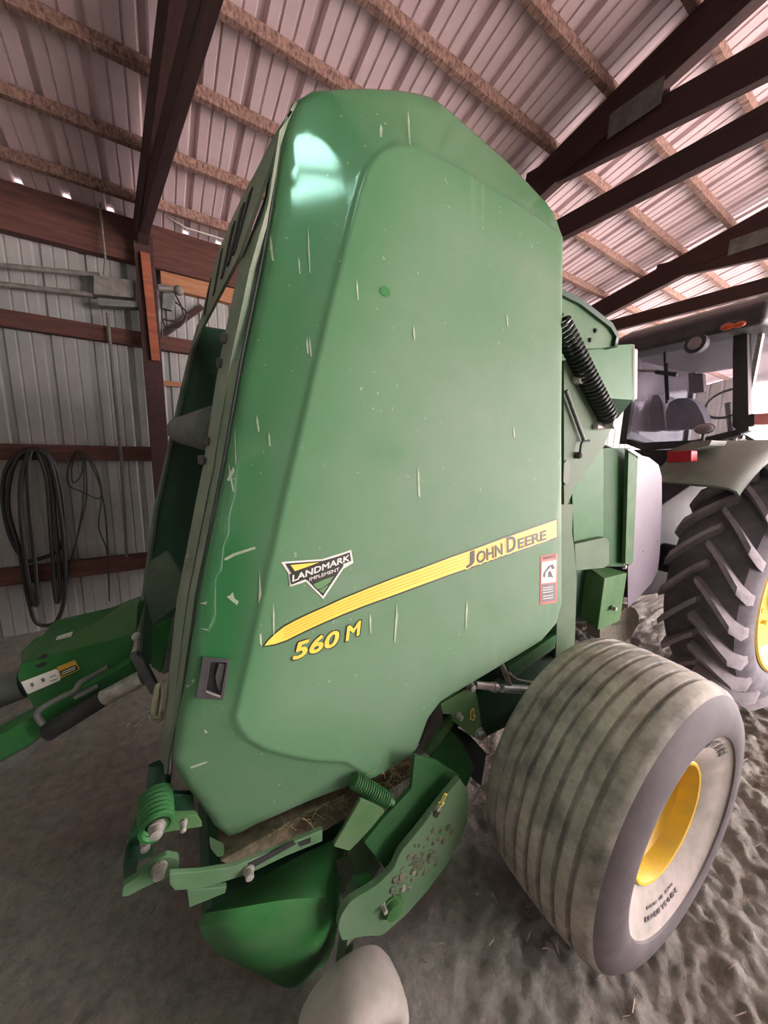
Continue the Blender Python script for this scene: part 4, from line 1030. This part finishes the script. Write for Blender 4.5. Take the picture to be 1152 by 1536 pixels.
MB().bar((XR+.10, YS+.005, zb-.1), (XR+.10, YS+.005, zt+.02), .04, .03, (0, 1, 0)).build('door_frame', 'zinc', cab)
MB().prism([(sx, YS, zb-.28), (sx, pl_y, zb-.28), (sx-.1, pl_y, zt), (sx-.1, YS, zt)], (.004, 0, 0)).build('windscreen', 'glass', cab)
MB().prism([(XR+.05, YS, zb-.2), (XR+.05, pl_y, zb-.2), (XR+.05, pl_y, zb-.5), (XR+.05, YS, zb-.5)], (sx-XR-.05, 0, 0)).build('cab_floor', 'trdark', cab)
rz = zt-.02
ov = .12
rp = [(XR-.22, rz+.01), (XR-.20, rz+.17), (XR-.05, rz+.25), (sx+.05, rz+.25), (sx+.12, rz+.1), (sx+.05, rz)]
MB().prism([(x, YS-ov, z) for x, z in rp], (0, pl_y-YS+2*ov, 0)).build('cab_roof', 'trdark', cab, .04)
rp = [(XR-.08, rz+.23), (XR+.05, rz+.30), (sx, rz+.30), (sx+.05, rz+.23)]
MB().prism([(x, YS-ov+.03, z) for x, z in rp], (0, pl_y-YS+2*ov-.06, 0)).build('roof_cap', 'trgreen', cab, .03)
RXF = XR-.235
MB().ball(t0(1098, 488, RXF), .085, .35, 1, .42, 18).build('roof_lamp_housing', 'trdark', cab)
MB().ball(t0(1092, 490, RXF-.02), .05, .4, 1, .5, 14).build('amber_lamp', 'amberlens', cab)
MB().ball(t0(1108, 487, RXF-.015), .045, .4, 1, .5, 14).build('amber_lamp', 'amberlens', cab)
c = t0(1046, 516, RXF-.02)
MB().lathe([(.0, 0), (.0, .05), (-.03, .075), (.04, .08), (.045, .07), (.04, .0)], c, (-1, 0, 0), 24).build('round_work_lamp', 'trdark', cab)
MB().ball(c+V((-.03, 0, 0)), .066, .35, 1, 1, 18).build('lamp_lens', 'lampglass', cab)
MB().tube([t0(996, 515, XR+.01), t0(1000, 605, XR+.01)], .010, 6).build('rear_wiper', 'black', cab)
MB().bar(t0(1000, 545, XR), t0(1002, 600, XR), .02, .012, (1, 0, 0)).build('wiper_blade', 'black', cab)
MB().tube([t0(955, 556, XR), t0(985, 557, XR)], .012, 8).build('window_handle', 'zinc', cab); MB().tube([t0(984, 558, XR), t0(1016, 562, XR)], .02, 8).build('window_latch', 'trdark', cab)
# seat, headrest, wheel, console
st = MB()
sp_ = [(1000, 645), (998, 620), (1003, 604), (1016, 597), (1032, 597), (1044, 604), (1054, 622), (1060, 642)]
cpl('seat_back', sp_, XR+.45, .14, 'seat', .02)
cpl('side_console', [(976, 645), (976, 600), (980, 592), (988, 592), (994, 604), (998, 645)], XR+.5, .3, 'seat', .02)
cpl('monitor', [(1032, 560), (1054, 560), (1056, 588), (1034, 590)], XR+.9, .06, 'trdark', .01)
sc_ = t0(1092, 605, XR+.95); ring = [sc_+V((.10*math.sin(2*PI*i/24), .19*math.cos(2*PI*i/24), .16*math.sin(2*PI*i/24)))for i in range(24)]
MB().tube(ring, .014, 7, True).build('steering_wheel', 'trdark', cab)
MB().tube([sc_, sc_+V((.25, 0, -.4))], .03, 8).build('steering_column', 'trdark', cab)
cpl('tail_lamp', [(1131, 621), (1162, 619), (1162, 636), (1131, 637)], XR-.02, .06, 'pinklens', .012)
cpl('lamp_mount', [(1122, 622), (1131, 620), (1131, 638), (1122, 640)], XR, .05, 'trdark')
